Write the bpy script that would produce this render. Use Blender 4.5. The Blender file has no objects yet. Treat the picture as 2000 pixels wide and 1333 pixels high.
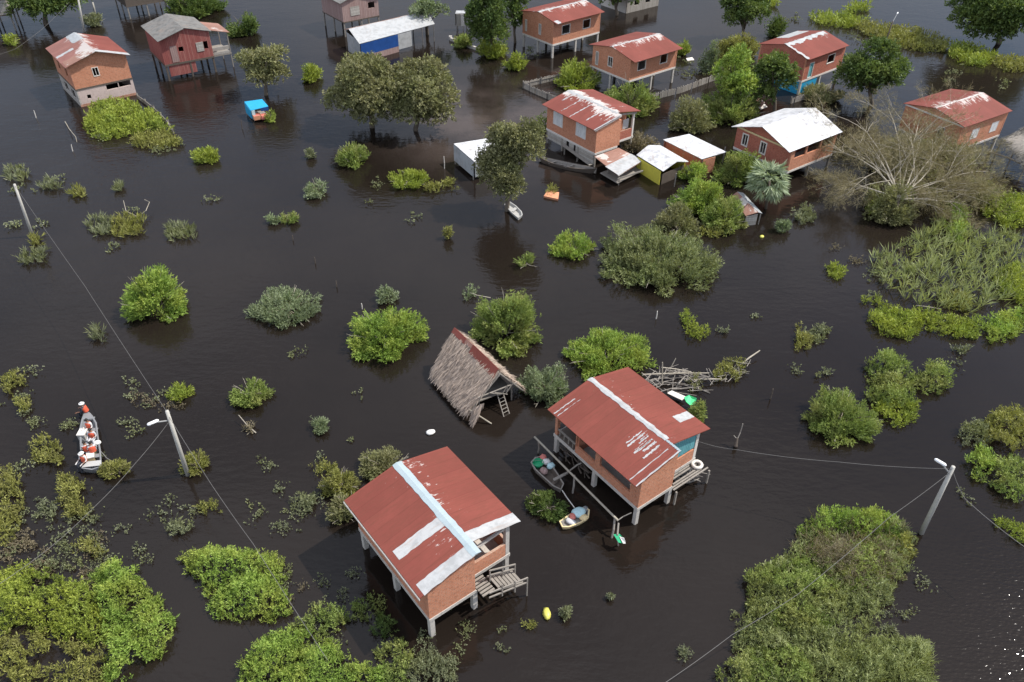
import bpy, math, random
import numpy as np
from mathutils import Vector, Matrix

# ------------------------------------------------------------------ camera
CAM_H = 36.0
F_PX, PITCH, ROLL = 1559.43, math.radians(38.392), math.radians(-0.894)
CP, SP, CR, SR = math.cos(PITCH), math.sin(PITCH), math.cos(ROLL), math.sin(ROLL)
R0, FW, U0 = Vector((1, 0, 0)), Vector((0, CP, -SP)), Vector((0, SP, CP))
CX_, CY_ = R0 * CR - U0 * SR, R0 * SR + U0 * CR
S = bpy.context.scene
COL = S.collection
cam_d = bpy.data.cameras.new('camera'); cam = bpy.data.objects.new('camera', cam_d); COL.objects.link(cam)
m = Matrix.Identity(4)
for i in range(3):
    m[i][0], m[i][1], m[i][2] = CX_[i], CY_[i], -FW[i]
m[2][3] = CAM_H
cam.matrix_world = m
cam_d.sensor_width = 36.0; cam_d.lens = 36.0 * F_PX / 2000.0
cam_d.clip_start = 0.5; cam_d.clip_end = 20000
S.camera = cam

# ------------------------------------------------------------------ sky, sun, exposure
SUN_EL, SUN_AZ = math.radians(54), math.radians(80)
W = bpy.data.worlds.new('World'); S.world = W; W.use_nodes = True
wt = W.node_tree; wt.nodes.clear()
wo = wt.nodes.new('ShaderNodeOutputWorld'); bg = wt.nodes.new('ShaderNodeBackground')
sky = wt.nodes.new('ShaderNodeTexSky'); sky.sky_type = 'NISHITA'; sky.sun_disc = False
sky.sun_elevation = SUN_EL; sky.sun_rotation = SUN_AZ; sky.air_density = 1.0; sky.dust_density = 1.5
tc = wt.nodes.new('ShaderNodeTexCoord')
sep = wt.nodes.new('ShaderNodeSeparateXYZ'); wt.links.new(tc.outputs['Generated'], sep.inputs[0])
mpn = wt.nodes.new('ShaderNodeMapping'); mpn.inputs['Scale'].default_value = (1.0, 1.0, 2.2)
wt.links.new(tc.outputs['Generated'], mpn.inputs[0])
nz = wt.nodes.new('ShaderNodeTexNoise'); nz.inputs['Scale'].default_value = 2.3; nz.inputs['Detail'].default_value = 6
wt.links.new(mpn.outputs[0], nz.inputs['Vector'])
rmp = wt.nodes.new('ShaderNodeValToRGB')
rmp.color_ramp.elements[0].position = 0.36; rmp.color_ramp.elements[1].position = 0.60
wt.links.new(nz.outputs['Fac'], rmp.inputs[0])
hgt = wt.nodes.new('ShaderNodeMapRange')      # a bright bank of cloud overhead, one added unseen to the south to fill camera-facing walls, greyer northwards
hgt.inputs['From Min'].default_value = -0.75; hgt.inputs['From Max'].default_value = 1.2
hgt.inputs['To Min'].default_value = 2.2; hgt.inputs['To Max'].default_value = 12.5
fy = wt.nodes.new('ShaderNodeMath'); fy.operation = 'MULTIPLY_ADD'; fy.inputs[1].default_value = -0.75
wt.links.new(sep.outputs['Y'], fy.inputs[0]); wt.links.new(sep.outputs['Z'], fy.inputs[2])
wt.links.new(fy.outputs[0], hgt.inputs['Value'])
cl = wt.nodes.new('ShaderNodeMix'); cl.data_type = 'RGBA'
wt.links.new(rmp.outputs['Color'], cl.inputs['Factor'])
wt.links.new(sky.outputs['Color'], cl.inputs['A'])
mul = wt.nodes.new('ShaderNodeVectorMath'); mul.operation = 'SCALE'; mul.inputs[0].default_value = (0.90, 0.97, 1.13)
wt.links.new(hgt.outputs[0], mul.inputs['Scale']); wt.links.new(mul.outputs[0], cl.inputs['B'])
wt.links.new(cl.outputs['Result'], bg.inputs['Color']); bg.inputs['Strength'].default_value = 0.10
wt.links.new(bg.outputs[0], wo.inputs[0])
sd = bpy.data.lights.new('sun', 'SUN'); sd.energy = 4.2; sd.angle = math.radians(0.6); sd.color = (1.0, 0.955, 0.88)
sun = bpy.data.objects.new('sun', sd); COL.objects.link(sun)
SUNV = Vector((math.sin(SUN_AZ) * math.cos(SUN_EL), math.cos(SUN_AZ) * math.cos(SUN_EL), math.sin(SUN_EL)))
sun.rotation_euler = SUNV.to_track_quat('Z', 'Y').to_euler(); sun.location = (0, 0, 120)
S.view_settings.view_transform = 'Standard'; S.view_settings.look = 'None'
S.view_settings.exposure = 0.47; S.view_settings.gamma = 1.0
S.cycles.max_bounces = 8; S.cycles.transparent_max_bounces = 8
S.cycles.sample_clamp_indirect = 6.0; S.cycles.caustics_reflective = False; S.cycles.caustics_refractive = False

# ------------------------------------------------------------------ measuring helpers
def ray(px, py):
    return CX_ * ((px - 1000) / F_PX) + CY_ * (-(py - 666.5) / F_PX) + FW
def at(px, py, z=0.0):
    d = ray(px, py)
    return Vector((0, 0, CAM_H)) + d * ((z - CAM_H) / d.z)
def proj(p):
    q = Vector(p) - Vector((0, 0, CAM_H)); w = q.dot(FW)
    return 1000 + F_PX * q.dot(CX_) / w, 666.5 - F_PX * q.dot(CY_) / w
def height_over(b, ty):
    lo, hi = -1.0, 20.0
    for _ in range(50):
        k = (lo + hi) / 2
        if proj((b.x, b.y, k))[1] > ty: lo = k
        else: hi = k
    return lo
rng = np.random.default_rng(7)
random.seed(7)

# ------------------------------------------------------------------ materials
class NT:
    def __init__(self, name):
        self.m = bpy.data.materials.new(name); self.m.use_nodes = True
        self.t = self.m.node_tree; self.t.nodes.clear()
        self.o = self.n('ShaderNodeOutputMaterial')
    def n(self, typ, **kw):
        x = self.t.nodes.new(typ)
        for k, v in kw.items(): setattr(x, k, v)
        return x
    def l(self, a, b): self.t.links.new(a, b)
    def setin(self, node, **kw):
        for k, v in kw.items(): node.inputs[k.replace('_', ' ')].default_value = v
    def noise(self, vec, scale, detail=4, rough=0.55):
        x = self.n('ShaderNodeTexNoise'); self.setin(x, Scale=scale, Detail=detail, Roughness=rough)
        if vec is not None: self.l(vec, x.inputs['Vector'])
        return x.outputs['Fac']
    def mapping(self, vec, scale=(1, 1, 1), rot=(0, 0, 0)):
        x = self.n('ShaderNodeMapping'); x.inputs['Scale'].default_value = scale; x.inputs['Rotation'].default_value = rot
        self.l(vec, x.inputs[0]); return x.outputs[0]
    def ramp(self, fac, stops):
        x = self.n('ShaderNodeValToRGB'); e = x.color_ramp.elements
        while len(e) < len(stops): e.new(0.5)
        for i, (p, c) in enumerate(stops):
            e[i].position = p; e[i].color = (*c, 1) if hasattr(c, '__len__') else (c, c, c, 1)
        self.l(fac, x.inputs[0]); return x.outputs[0]
    def mix(self, fac, a, b, blend='MIX'):
        x = self.n('ShaderNodeMix', data_type='RGBA', blend_type=blend)
        for s, k in ((fac, 'Factor'), (a, 'A'), (b, 'B')):
            if hasattr(s, 'links') or isinstance(s, bpy.types.NodeSocket): self.l(s, x.inputs[k])
            else: x.inputs[k].default_value = s if k == 'Factor' else (*s, 1)
        return x.outputs['Result']
    def math(self, op, a, b=None, c=None):
        x = self.n('ShaderNodeMath', operation=op)
        for i, s in enumerate((a, b, c)):
            if s is None: continue
            if isinstance(s, bpy.types.NodeSocket): self.l(s, x.inputs[i])
            else: x.inputs[i].default_value = s
        return x.outputs[0]
    def bump(self, h, strength, dist=0.02, normal=None):
        x = self.n('ShaderNodeBump'); self.setin(x, Strength=strength, Distance=dist); self.l(h, x.inputs['Height'])
        if normal is not None: self.l(normal, x.inputs['Normal'])
        return x.outputs[0]
    def bsdf(self, color, rough=0.7, bump=None, spec=0.3, metal=0.0, ior=None):
        b = self.n('ShaderNodeBsdfPrincipled')
        if isinstance(color, bpy.types.NodeSocket): self.l(color, b.inputs['Base Color'])
        else: b.inputs['Base Color'].default_value = (*color, 1)
        if isinstance(rough, bpy.types.NodeSocket): self.l(rough, b.inputs['Roughness'])
        else: b.inputs['Roughness'].default_value = rough
        b.inputs['Specular IOR Level'].default_value = spec; b.inputs['Metallic'].default_value = metal
        if ior: b.inputs['IOR'].default_value = ior
        if bump is not None: self.l(bump, b.inputs['Normal'])
        return b.outputs[0]
    def out(self, s): self.l(s, self.o.inputs['Surface']); return self.m
    def obj(self): return self.n('ShaderNodeTexCoord').outputs['Object']
    def pos(self): return self.n('ShaderNodeNewGeometry').outputs['Position']

def mul3(c, k): return tuple(min(0.9, x * k) for x in c)

def plain(name, c, rough=0.7, var=0.25, scale=3.0, dirt=(0.12, 0.10, 0.08), dirt_amt=0.35, spec=0.3, bump=0.15):
    k = NT(name); v = k.obj()
    a = k.noise(v, scale, 5); d = k.noise(v, scale * 2.7, 6, 0.7)
    col = k.mix(a, mul3(c, 1 - var), mul3(c, 1 + var))
    dm = k.ramp(d, [(0.5, 0.0), (0.72, dirt_amt)])
    col = k.mix(dm, col, dirt)
    return k.out(k.bsdf(col, rough, k.bump(d, bump, 0.02), spec))

def brick_mat(name, c1, c2, mortar=(0.34, 0.27, 0.22)):
    k = NT(name); v = k.obj()
    sx = k.n('ShaderNodeSeparateXYZ'); k.l(v, sx.inputs[0])
    cb = k.n('ShaderNodeCombineXYZ'); k.l(k.math('ADD', sx.outputs[0], sx.outputs[1]), cb.inputs[0]); k.l(sx.outputs[2], cb.inputs[1])
    b = k.n('ShaderNodeTexBrick'); k.l(cb.outputs[0], b.inputs['Vector'])
    k.setin(b, Scale=1.0, Mortar_Size=0.011, Brick_Width=0.26, Row_Height=0.15)
    b.inputs['Color1'].default_value = (*c1, 1); b.inputs['Color2'].default_value = (*c2, 1); b.inputs['Mortar'].default_value = (*mortar, 1)
    n1 = k.noise(v, 0.9, 4); n2 = k.noise(v, 5.5, 5, 0.75)
    col = k.mix(k.ramp(n1, [(0.3, 0.0), (0.7, 0.4)]), b.outputs['Color'], mul3(c2, 0.8))
    col = k.mix(k.ramp(n2, [(0.50, 0.0), (0.62, 0.6)]), col, mul3(c1, 0.45))
    st = k.noise(k.mapping(v, (3.0, 3.0, 0.35)), 2.2, 4)
    col = k.mix(k.ramp(st, [(0.6, 0.0), (0.78, 0.35)]), col, (0.16, 0.13, 0.11))
    h = k.math('ADD', k.math('MULTIPLY', b.outputs['Fac'], -0.6), n2)
    return k.out(k.bsdf(col, 0.85, k.bump(h, 0.55, 0.03), 0.2))

def roof_mat(name, c, peel=0.5, ridge=0.35, pale=(0.46, 0.41, 0.385), rust=(0.13, 0.045, 0.03)):
    """painted sheet roof; its object space has the ridge on y = 0 and sheets running along y"""
    k = NT(name); v = k.obj()
    sx = k.n('ShaderNodeSeparateXYZ'); k.l(v, sx.inputs[0])
    big = k.noise(v, 0.5, 3); fine = k.noise(k.mapping(v, (6, 0.8, 0.8)), 1.6, 6, 0.65)
    wv = k.n('ShaderNodeTexWave', wave_type='BANDS', bands_direction='X'); k.l(v, wv.inputs['Vector']); k.setin(wv, Scale=1.75, Distortion=0.0)
    # each sheet has weathered a little differently
    sheet = k.n('ShaderNodeTexWhiteNoise', noise_dimensions='1D'); k.l(k.math('FLOOR', k.math('MULTIPLY', sx.outputs[0], 1.15)), sheet.inputs['W'])
    col = k.mix(k.ramp(big, [(0.3, 0.0), (0.7, 1.0)]), mul3(c, 0.88), mul3(c, 1.1))
    col = k.mix(k.math('MULTIPLY', sheet.outputs['Value'], 0.42), col, mul3(c, 0.66))
    col = k.mix(k.ramp(fine, [(0.44, 0.0), (0.72, 0.6)]), col, rust)
    # faint lap lines between the sheets
    fr = k.math('FRACT', k.math('MULTIPLY', sx.outputs[0], 1.15))
    col = k.mix(k.math('MULTIPLY', k.math('LESS_THAN', fr, 0.035), 0.35), col, mul3(c, 0.45))
    # paint flaked off: strongest along the ridge, streaks down the sheets
    ay = k.math('ABSOLUTE', sx.outputs[1])
    near = k.math('MULTIPLY', k.math('SUBTRACT', 1.0, k.math('MINIMUM', k.math('DIVIDE', ay, 1.5), 1.0)), ridge)
    pn = k.noise(k.mapping(v, (3.2, 0.9, 0.9)), 1.35, 8, 0.72); pl = k.noise(v, 0.42, 2)
    tot = k.math('ADD', k.math('ADD', pn, near), k.math('MULTIPLY', k.math('SUBTRACT', pl, 0.5), peel))
    msk = k.ramp(tot, [(0.70 - 0.05 * peel, 0.0), (0.725 - 0.05 * peel, 0.92)])
    col = k.mix(msk, col, pale)
    h = k.math('ADD', wv.outputs['Fac'], k.math('MULTIPLY', fine, 0.3))
    return k.out(k.bsdf(col, 0.62, k.bump(h, 0.10, 0.02), 0.15))

def sheet_mat(name, c, stain=0.3, rough=0.45, spec=0.4):
    k = NT(name); v = k.obj()
    wv = k.n('ShaderNodeTexWave', wave_type='BANDS', bands_direction='X'); k.l(v, wv.inputs['Vector']); k.setin(wv, Scale=1.75)
    n1 = k.noise(v, 1.6, 6, 0.65); n2 = k.noise(k.mapping(v, (5, 0.7, 0.7)), 1.2, 5)
    col = k.mix(k.ramp(n1, [(0.46, 0.0), (0.62, stain)]), c, mul3(c, 0.45))
    col = k.mix(k.ramp(n2, [(0.55, 0.0), (0.75, stain)]), col, (0.30, 0.20, 0.14))
    return k.out(k.bsdf(col, rough, k.bump(wv.outputs['Fac'], 0.10, 0.02), spec))

def plank_mat(name, c, c2, along='Z', width=6.0):
    k = NT(name); v = k.obj()
    sx = k.n('ShaderNodeSeparateXYZ'); k.l(v, sx.inputs[0])
    s = k.math('ADD', sx.outputs[0], sx.outputs[1]) if along == 'Z' else sx.outputs[2] if along == 'H' else sx.outputs[1]
    s = k.math('MULTIPLY', s, width)
    wn = k.n('ShaderNodeTexWhiteNoise', noise_dimensions='1D'); k.l(k.math('FLOOR', s), wn.inputs['W'])
    col = k.mix(wn.outputs['Value'], c, c2)
    g = k.noise(k.mapping(v, (4, 4, 0.7)), 2.5, 6, 0.7)
    col = k.mix(k.ramp(g, [(0.42, 0.0), (0.75, 0.6)]), col, mul3(c, 0.45))
    gap = k.math('LESS_THAN', k.math('FRACT', s), 0.10)
    col = k.mix(k.math('MULTIPLY', gap, 0.7), col, mul3(c, 0.2))
    return k.out(k.bsdf(col, 0.9, k.bump(g, 0.3, 0.02), 0.1))

def leaf_mat(name, lo, hi, alt=None, drift=None, amt=0.6):
    k = NT(name)
    a = k.n('ShaderNodeAttribute', attribute_name='tone')
    col = k.ramp(a.outputs['Fac'], [(0.0, lo), (0.75, hi), (1.0, alt or mul3(hi, 1.25))])
    if drift:                       # patches of older or younger growth
        gn = k.noise(k.pos(), 0.55, 4, 0.6)
        col = k.mix(k.ramp(gn, [(0.44, 0.0), (0.62, amt)]), col, k.ramp(a.outputs['Fac'], [(0.0, mul3(drift, 0.45)), (1.0, mul3(drift, 1.15))]))
    d = k.bsdf(col, 0.55, None, 0.25)
    t = k.n('ShaderNodeBsdfTranslucent'); k.l(k.mix(1.0, col, (1.0, 1.0, 0.55), 'MULTIPLY'), t.inputs['Color'])
    mx = k.n('ShaderNodeMixShader'); mx.inputs[0].default_value = 0.33
    k.l(d, mx.inputs[1]); k.l(t.outputs[0], mx.inputs[2])
    return k.out(mx.outputs[0])

M = {}
M['brick'] = brick_mat('orange_brick', (0.58, 0.255, 0.15), (0.51, 0.205, 0.115), (0.42, 0.30, 0.23))
M['brick_red'] = brick_mat('red_brick', (0.46, 0.15, 0.10), (0.38, 0.115, 0.075), (0.32, 0.22, 0.17))
M['brick_stain'] = brick_mat('stained_brick', (0.50, 0.27, 0.19), (0.38, 0.17, 0.10), (0.40, 0.34, 0.30))
M['roof'] = roof_mat('red_sheet_roof', (0.192, 0.053, 0.040), 0.35, 0.10)
M['roof_plain'] = roof_mat('dark_red_sheet_roof', (0.192, 0.053, 0.040), 0.22, 0.06)
M['roof_peel'] = roof_mat('peeling_red_sheet_roof', (0.195, 0.056, 0.043), 0.5, 0.20)
M['roof_worn'] = roof_mat('worn_red_sheet_roof', (0.205, 0.060, 0.047), 0.75, 0.32, (0.50, 0.465, 0.44))
M['roof_bald'] = roof_mat('bleached_red_sheet_roof', (0.26, 0.125, 0.105), 1.1, 0.30, (0.44, 0.40, 0.38))
M['white_sheet'] = sheet_mat('white_sheet_metal', (0.385, 0.39, 0.39), 0.40)
M['blue_white'] = sheet_mat('pale_blue_sheet_metal', (0.32, 0.385, 0.41), 0.15)
M['white_roof'] = sheet_mat('white_sheet_roof', (0.56, 0.56, 0.57), 0.6)
M['tin'] = sheet_mat('grey_tin', (0.34, 0.355, 0.365), 0.4)
M['grey_roof'] = sheet_mat('grey_fibre_roof', (0.165, 0.162, 0.155), 0.6, 0.85, 0.15)
M['rust_roof'] = roof_mat('rusted_tin_roof', (0.28, 0.16, 0.125), 1.3, 0.25, (0.46, 0.43, 0.40), (0.20, 0.08, 0.05))
M['concrete'] = plain('pale_concrete', (0.47, 0.44, 0.40), 0.85, 0.15, 2.0, (0.15, 0.13, 0.11), 0.5)
M['trim'] = plain('whitewashed_trim', (0.62, 0.58, 0.53), 0.8, 0.12, 3.0, (0.2, 0.17, 0.14), 0.45)
M['shutter'] = plank_mat('white_shutter_boards', (0.62, 0.62, 0.62), (0.72, 0.72, 0.71), 'Z', 8)
M['wood'] = plank_mat('grey_planks', (0.30, 0.27, 0.235), (0.40, 0.37, 0.33), 'Z', 6)
M['wood_h'] = plank_mat('grey_boards', (0.34, 0.31, 0.275), (0.45, 0.42, 0.38), 'H', 5)
M['wood_red'] = plank_mat('faded_red_planks', (0.27, 0.085, 0.075), (0.33, 0.14, 0.12), 'Z', 5)
M['wood_pink'] = plank_mat('faded_pink_planks', (0.36, 0.255, 0.235), (0.30, 0.20, 0.18), 'Z', 4)
M['wood_dark'] = plain('dark_timber', (0.10, 0.08, 0.065), 0.9, 0.3, 3.0)
M['timber'] = plain('weathered_timber', (0.24, 0.217, 0.19), 0.9, 0.3, 4.0)
M['pink_wall'] = plain('stained_pink_render', (0.50, 0.40, 0.365), 0.85, 0.15, 1.5, (0.2, 0.14, 0.11), 0.5)
M['turq'] = plank_mat('turquoise_boards', (0.12, 0.33, 0.36), (0.15, 0.38, 0.41), 'Z', 6)
M['cyan'] = plain('bright_blue_tarpaulin', (0.02, 0.30, 0.52), 0.45, 0.2, 2.0, (0.02, 0.18, 0.34), 0.5, 0.4)
M['blue'] = plain('blue_tarpaulin', (0.013, 0.06, 0.22), 0.6, 0.25, 1.5, (0.01, 0.03, 0.12), 0.4)
M['yellow'] = plain('yellow_paint', (0.56, 0.50, 0.07), 0.7, 0.15, 1.5, (0.30, 0.28, 0.07), 0.4)
M['pole'] = plain('grey_concrete_pole', (0.40, 0.385, 0.35), 0.85, 0.15, 2.0, (0.2, 0.18, 0.15), 0.35)
M['lamp'] = plain('white_lamp_housing', (0.8, 0.8, 0.8), 0.4, 0.04, 2.0, (0.5, 0.5, 0.5), 0.1)
M['cable'] = plain('grey_cable', (0.13, 0.125, 0.12), 0.7, 0.2, 3.0)
M['bark'] = plain('grey_brown_bark', (0.14, 0.115, 0.09), 0.95, 0.35, 4.0, (0.05, 0.04, 0.03), 0.4)
M['pale_bark'] = plain('pale_bare_bark', (0.34, 0.305, 0.245), 0.9, 0.25, 4.0, (0.18, 0.15, 0.11), 0.35)
M['alu'] = plain('dull_aluminium', (0.18, 0.185, 0.19), 0.5, 0.14, 2.0, (0.25, 0.24, 0.22), 0.3, 0.5)
M['boat_white'] = plain('white_painted_hull', (0.38, 0.375, 0.36), 0.5, 0.08, 2.0, (0.35, 0.30, 0.25), 0.35)
M['orange'] = plain('orange_red_vest', (0.55, 0.10, 0.05), 0.75, 0.18, 6.0, (0.4, 0.05, 0.03), 0.3)
M['skin'] = plain('brown_skin', (0.26, 0.13, 0.08), 0.55, 0.08, 6.0, (0.2, 0.1, 0.06), 0.1)
M['dark_cloth'] = plain('dark_cloth', (0.03, 0.035, 0.05), 0.9, 0.2, 5.0)
M['grey_cloth'] = plain('pale_grey_cloth', (0.45, 0.45, 0.46), 0.9, 0.15, 5.0)
M['hair'] = plain('black_hair', (0.012, 0.01, 0.009), 0.6, 0.2, 6.0)
M['white_cloth'] = plain('white_cloth', (0.58, 0.57, 0.55), 0.85, 0.06, 5.0, (0.5, 0.48, 0.45), 0.2)
M['green_pl'] = plain('green_plastic', (0.02, 0.34, 0.15), 0.4, 0.15, 3.0, (0.02, 0.2, 0.1), 0.3, 0.5)
M['green_tarp'] = plain('light_green_tarpaulin', (0.07, 0.55, 0.22), 0.5, 0.2, 3.0, (0.04, 0.3, 0.12), 0.4)
M['red_pl'] = plain('faded_red_plastic', (0.50, 0.16, 0.13), 0.5, 0.15, 3.0)
M['teal_pl'] = plain('pale_blue_bag', (0.42, 0.60, 0.63), 0.6, 0.12, 4.0)
M['cream'] = plain('cream_painted_wood', (0.62, 0.49, 0.27), 0.7, 0.15, 3.0)
M['orange_wood'] = plain('orange_foam', (0.60, 0.27, 0.15), 0.7, 0.15, 3.0)
M['yellow_bag'] = plain('yellow_plastic', (0.55, 0.52, 0.10), 0.45, 0.15, 6.0, (0.35, 0.25, 0.03), 0.4, 0.5)
M['tyre'] = plain('black_rubber', (0.02, 0.02, 0.02), 0.8, 0.2, 3.0)

def thatch_mat(name, c):
    k = NT(name); v = k.obj()
    a = k.n('ShaderNodeAttribute', attribute_name='tone')
    col = k.ramp(a.outputs['Fac'], [(0.0, mul3(c, 0.45)), (0.6, c), (1.0, mul3(c, 1.35))])
    g = k.noise(v, 2.0, 5)
    col = k.mix(k.ramp(g, [(0.45, 0.0), (0.75, 0.45)]), col, mul3(c, 0.55))
    return k.out(k.bsdf(col, 0.95, None, 0.05))
M['thatch'] = thatch_mat('grey_brown_thatch', (0.41, 0.33, 0.27))
M['thatch_grey'] = thatch_mat('old_grey_thatch', (0.125, 0.12, 0.11))

L_ = {
    'bright': leaf_mat('bright_green_leaves', (0.127, 0.206, 0.039), (0.319, 0.445, 0.091), (0.445, 0.530, 0.156), (0.445, 0.477, 0.098)),
    'green': leaf_mat('mid_green_leaves', (0.112, 0.166, 0.042), (0.290, 0.365, 0.098), (0.400, 0.438, 0.156), (0.370, 0.358, 0.130)),
    'dark': leaf_mat('dark_green_leaves', (0.050, 0.085, 0.026), (0.125, 0.186, 0.050), (0.251, 0.303, 0.088), (0.213, 0.264, 0.066)),
    'olive': leaf_mat('olive_leaves', (0.116, 0.134, 0.055), (0.293, 0.317, 0.146), (0.403, 0.415, 0.232), (0.244, 0.305, 0.122)),
    'brown_olive': leaf_mat('brownish_olive_leaves', (0.120, 0.120, 0.060), (0.306, 0.300, 0.150), (0.408, 0.372, 0.228), (0.240, 0.264, 0.102)),
    'greygreen': leaf_mat('grey_green_leaves', (0.108, 0.138, 0.078), (0.282, 0.330, 0.192), (0.408, 0.444, 0.300), (0.240, 0.324, 0.144)),
    'yellow': leaf_mat('yellow_green_leaves', (0.150, 0.186, 0.030), (0.360, 0.414, 0.070), (0.480, 0.516, 0.120), (0.264, 0.360, 0.072)),
    'ochre': leaf_mat('ochre_green_leaves', (0.138, 0.144, 0.036), (0.324, 0.330, 0.090), (0.432, 0.408, 0.144), (0.30, 0.285, 0.11)),
    'reed': leaf_mat('pale_reed_leaves', (0.13, 0.165, 0.06), (0.37, 0.41, 0.18), (0.50, 0.52, 0.30), (0.32, 0.35, 0.12)),
    'pale': leaf_mat('pale_silver_leaves', (0.170, 0.220, 0.130), (0.380, 0.450, 0.290), (0.480, 0.530, 0.380)),
    'weed': leaf_mat('pale_water_weed', (0.116, 0.131, 0.074), (0.263, 0.284, 0.168), (0.378, 0.389, 0.284), (0.263, 0.284, 0.105)),
    'dry': leaf_mat('dry_twigs', (0.120, 0.100, 0.065), (0.290, 0.245, 0.160), (0.400, 0.350, 0.250)),
    'tan': leaf_mat('bare_tan_twigs', (0.13, 0.108, 0.062), (0.29, 0.25, 0.145), (0.35, 0.315, 0.20)),
}

# ------------------------------------------------------------------ object helpers
def tag(o, label=None, cat=None, group=None, kind=None):
    if label: o['label'] = label
    if cat: o['category'] = cat
    if group: o['group'] = group
    if kind: o['kind'] = kind
    return o
def empty(name, loc=(0, 0, 0), rz=0.0):
    o = bpy.data.objects.new(name, None); o.location = loc; o.rotation_euler = (0, 0, rz); o.empty_display_size = 0.3
    COL.objects.link(o); return o
def thing(name, label, cat, loc=(0, 0, 0), rz=0.0, group=None): return tag(empty(name, loc, rz), label, cat, group)

class MB:
    def __init__(self): self.v, self.f = [], []
    def add(self, vs, fs):
        n = len(self.v); self.v += [tuple(x) for x in vs]; self.f += [tuple(i + n for i in f) for f in fs]; return self
    def box(self, a, b):
        (x0, y0, z0), (x1, y1, z1) = a, b
        x0, x1 = min(x0, x1), max(x0, x1); y0, y1 = min(y0, y1), max(y0, y1); z0, z1 = min(z0, z1), max(z0, z1)
        return self.add([(x0, y0, z0), (x1, y0, z0), (x1, y1, z0), (x0, y1, z0), (x0, y0, z1), (x1, y0, z1), (x1, y1, z1), (x0, y1, z1)],
                        [(0, 3, 2, 1), (4, 5, 6, 7), (0, 1, 5, 4), (1, 2, 6, 5), (2, 3, 7, 6), (3, 0, 4, 7)])
    def beam(self, p, q, w=0.1, h=None, up=(0, 0, 1)):
        p, q = Vector(p), Vector(q); h = h or w; d = (q - p).normalized(); up = Vector(up)
        if abs(d.dot(up)) > 0.97: up = Vector((1, 0, 0))
        s = d.cross(up).normalized() * (w / 2); t = s.cross(d).normalized() * (h / 2)
        vs = [p - s - t, p + s - t, p + s + t, p - s + t, q - s - t, q + s - t, q + s + t, q - s + t]
        return self.add(vs, [(0, 1, 2, 3), (7, 6, 5, 4), (0, 4, 5, 1), (1, 5, 6, 2), (2, 6, 7, 3), (3, 7, 4, 0)])
    def tube(self, pts, rad, n=6):
        pts = [Vector(p) for p in pts]
        rad = list(rad) if hasattr(rad, '__len__') else [rad] * len(pts)
        base = len(self.v); ref = Vector((0.31, 0.77, 0.55))
        for i, p in enumerate(pts):
            d = (pts[min(i + 1, len(pts) - 1)] - pts[max(i - 1, 0)]).normalized()
            a = d.cross(ref)
            if a.length < 1e-3: a = d.cross(Vector((1, 0, 0)))
            a.normalize(); b = d.cross(a)
            for j in range(n):
                t = 2 * math.pi * j / n
                self.v.append(tuple(p + (a * math.cos(t) + b * math.sin(t)) * rad[i]))
        for i in range(len(pts) - 1):
            for j in range(n):
                k = (j + 1) % n
                self.f.append((base + i * n + j, base + i * n + k, base + (i + 1) * n + k, base + (i + 1) * n + j))
        self.f.append(tuple(base + j for j in range(n))[::-1]); e = base + (len(pts) - 1) * n
        self.f.append(tuple(e + j for j in range(n))); return self
    def slab(self, top, t=0.05):
        top = [Vector(p) for p in top]; n = len(top)
        nrm = (top[1] - top[0]).cross(top[2] - top[0]).normalized()
        if nrm.z < 0: nrm = -nrm
        lo = [p - nrm * t for p in top]
        fs = [tuple(range(n)), tuple(range(2 * n - 1, n - 1, -1))]
        for i in range(n):
            j = (i + 1) % n; fs.append((i, n + i, n + j, j))
        return self.add(top + lo, fs)
    def prism(self, poly, z0, z1):
        n = len(poly); vs = [(p[0], p[1], z0) for p in poly] + [(p[0], p[1], z1) for p in poly]
        fs = [tuple(range(n))[::-1], tuple(range(n, 2 * n))] + [(i, (i + 1) % n, n + (i + 1) % n, n + i) for i in range(n)]
        return self.add(vs, fs)
    def build(self, name, mat, parent=None, world=False, smooth=False, origin=None):
        vs = self.v
        if world and parent is not None:
            R = Matrix.Rotation(-parent.rotation_euler[2], 4, 'Z'); L = parent.location
            vs = [tuple(R @ (Vector(p) - L)) for p in vs]
        o = None
        if origin is not None: vs = [tuple(Vector(p) - Vector(origin)) for p in vs]
        me = bpy.data.meshes.new(name); me.from_pydata(vs, [], self.f)
        me.materials.append(mat)
        if smooth: me.polygons.foreach_set('use_smooth', [True] * len(me.polygons))
        me.update()
        o = bpy.data.objects.new(name, me); COL.objects.link(o)
        if parent is not None: o.parent = parent
        if origin is not None: o.location = origin
        return o

def np_mesh(name, verts, quads, mat, tone=None, parent=None, loc=None):
    me = bpy.data.meshes.new(name)
    nv, nf = len(verts), len(quads)
    me.vertices.add(nv); me.vertices.foreach_set('co', np.ascontiguousarray(verts, np.float32).ravel())
    me.loops.add(nf * 4); me.loops.foreach_set('vertex_index', np.ascontiguousarray(quads, np.int32).ravel())
    me.polygons.add(nf); me.polygons.foreach_set('loop_start', np.arange(0, nf * 4, 4, dtype=np.int32))
    if tone is not None:
        at_ = me.attributes.new('tone', 'FLOAT', 'POINT'); at_.data.foreach_set('value', np.ascontiguousarray(tone, np.float32))
    me.materials.append(mat); me.update(calc_edges=True)
    o = bpy.data.objects.new(name, me); COL.objects.link(o)
    if parent is not None: o.parent = parent
    if loc is not None: o.location = loc
    return o

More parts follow.
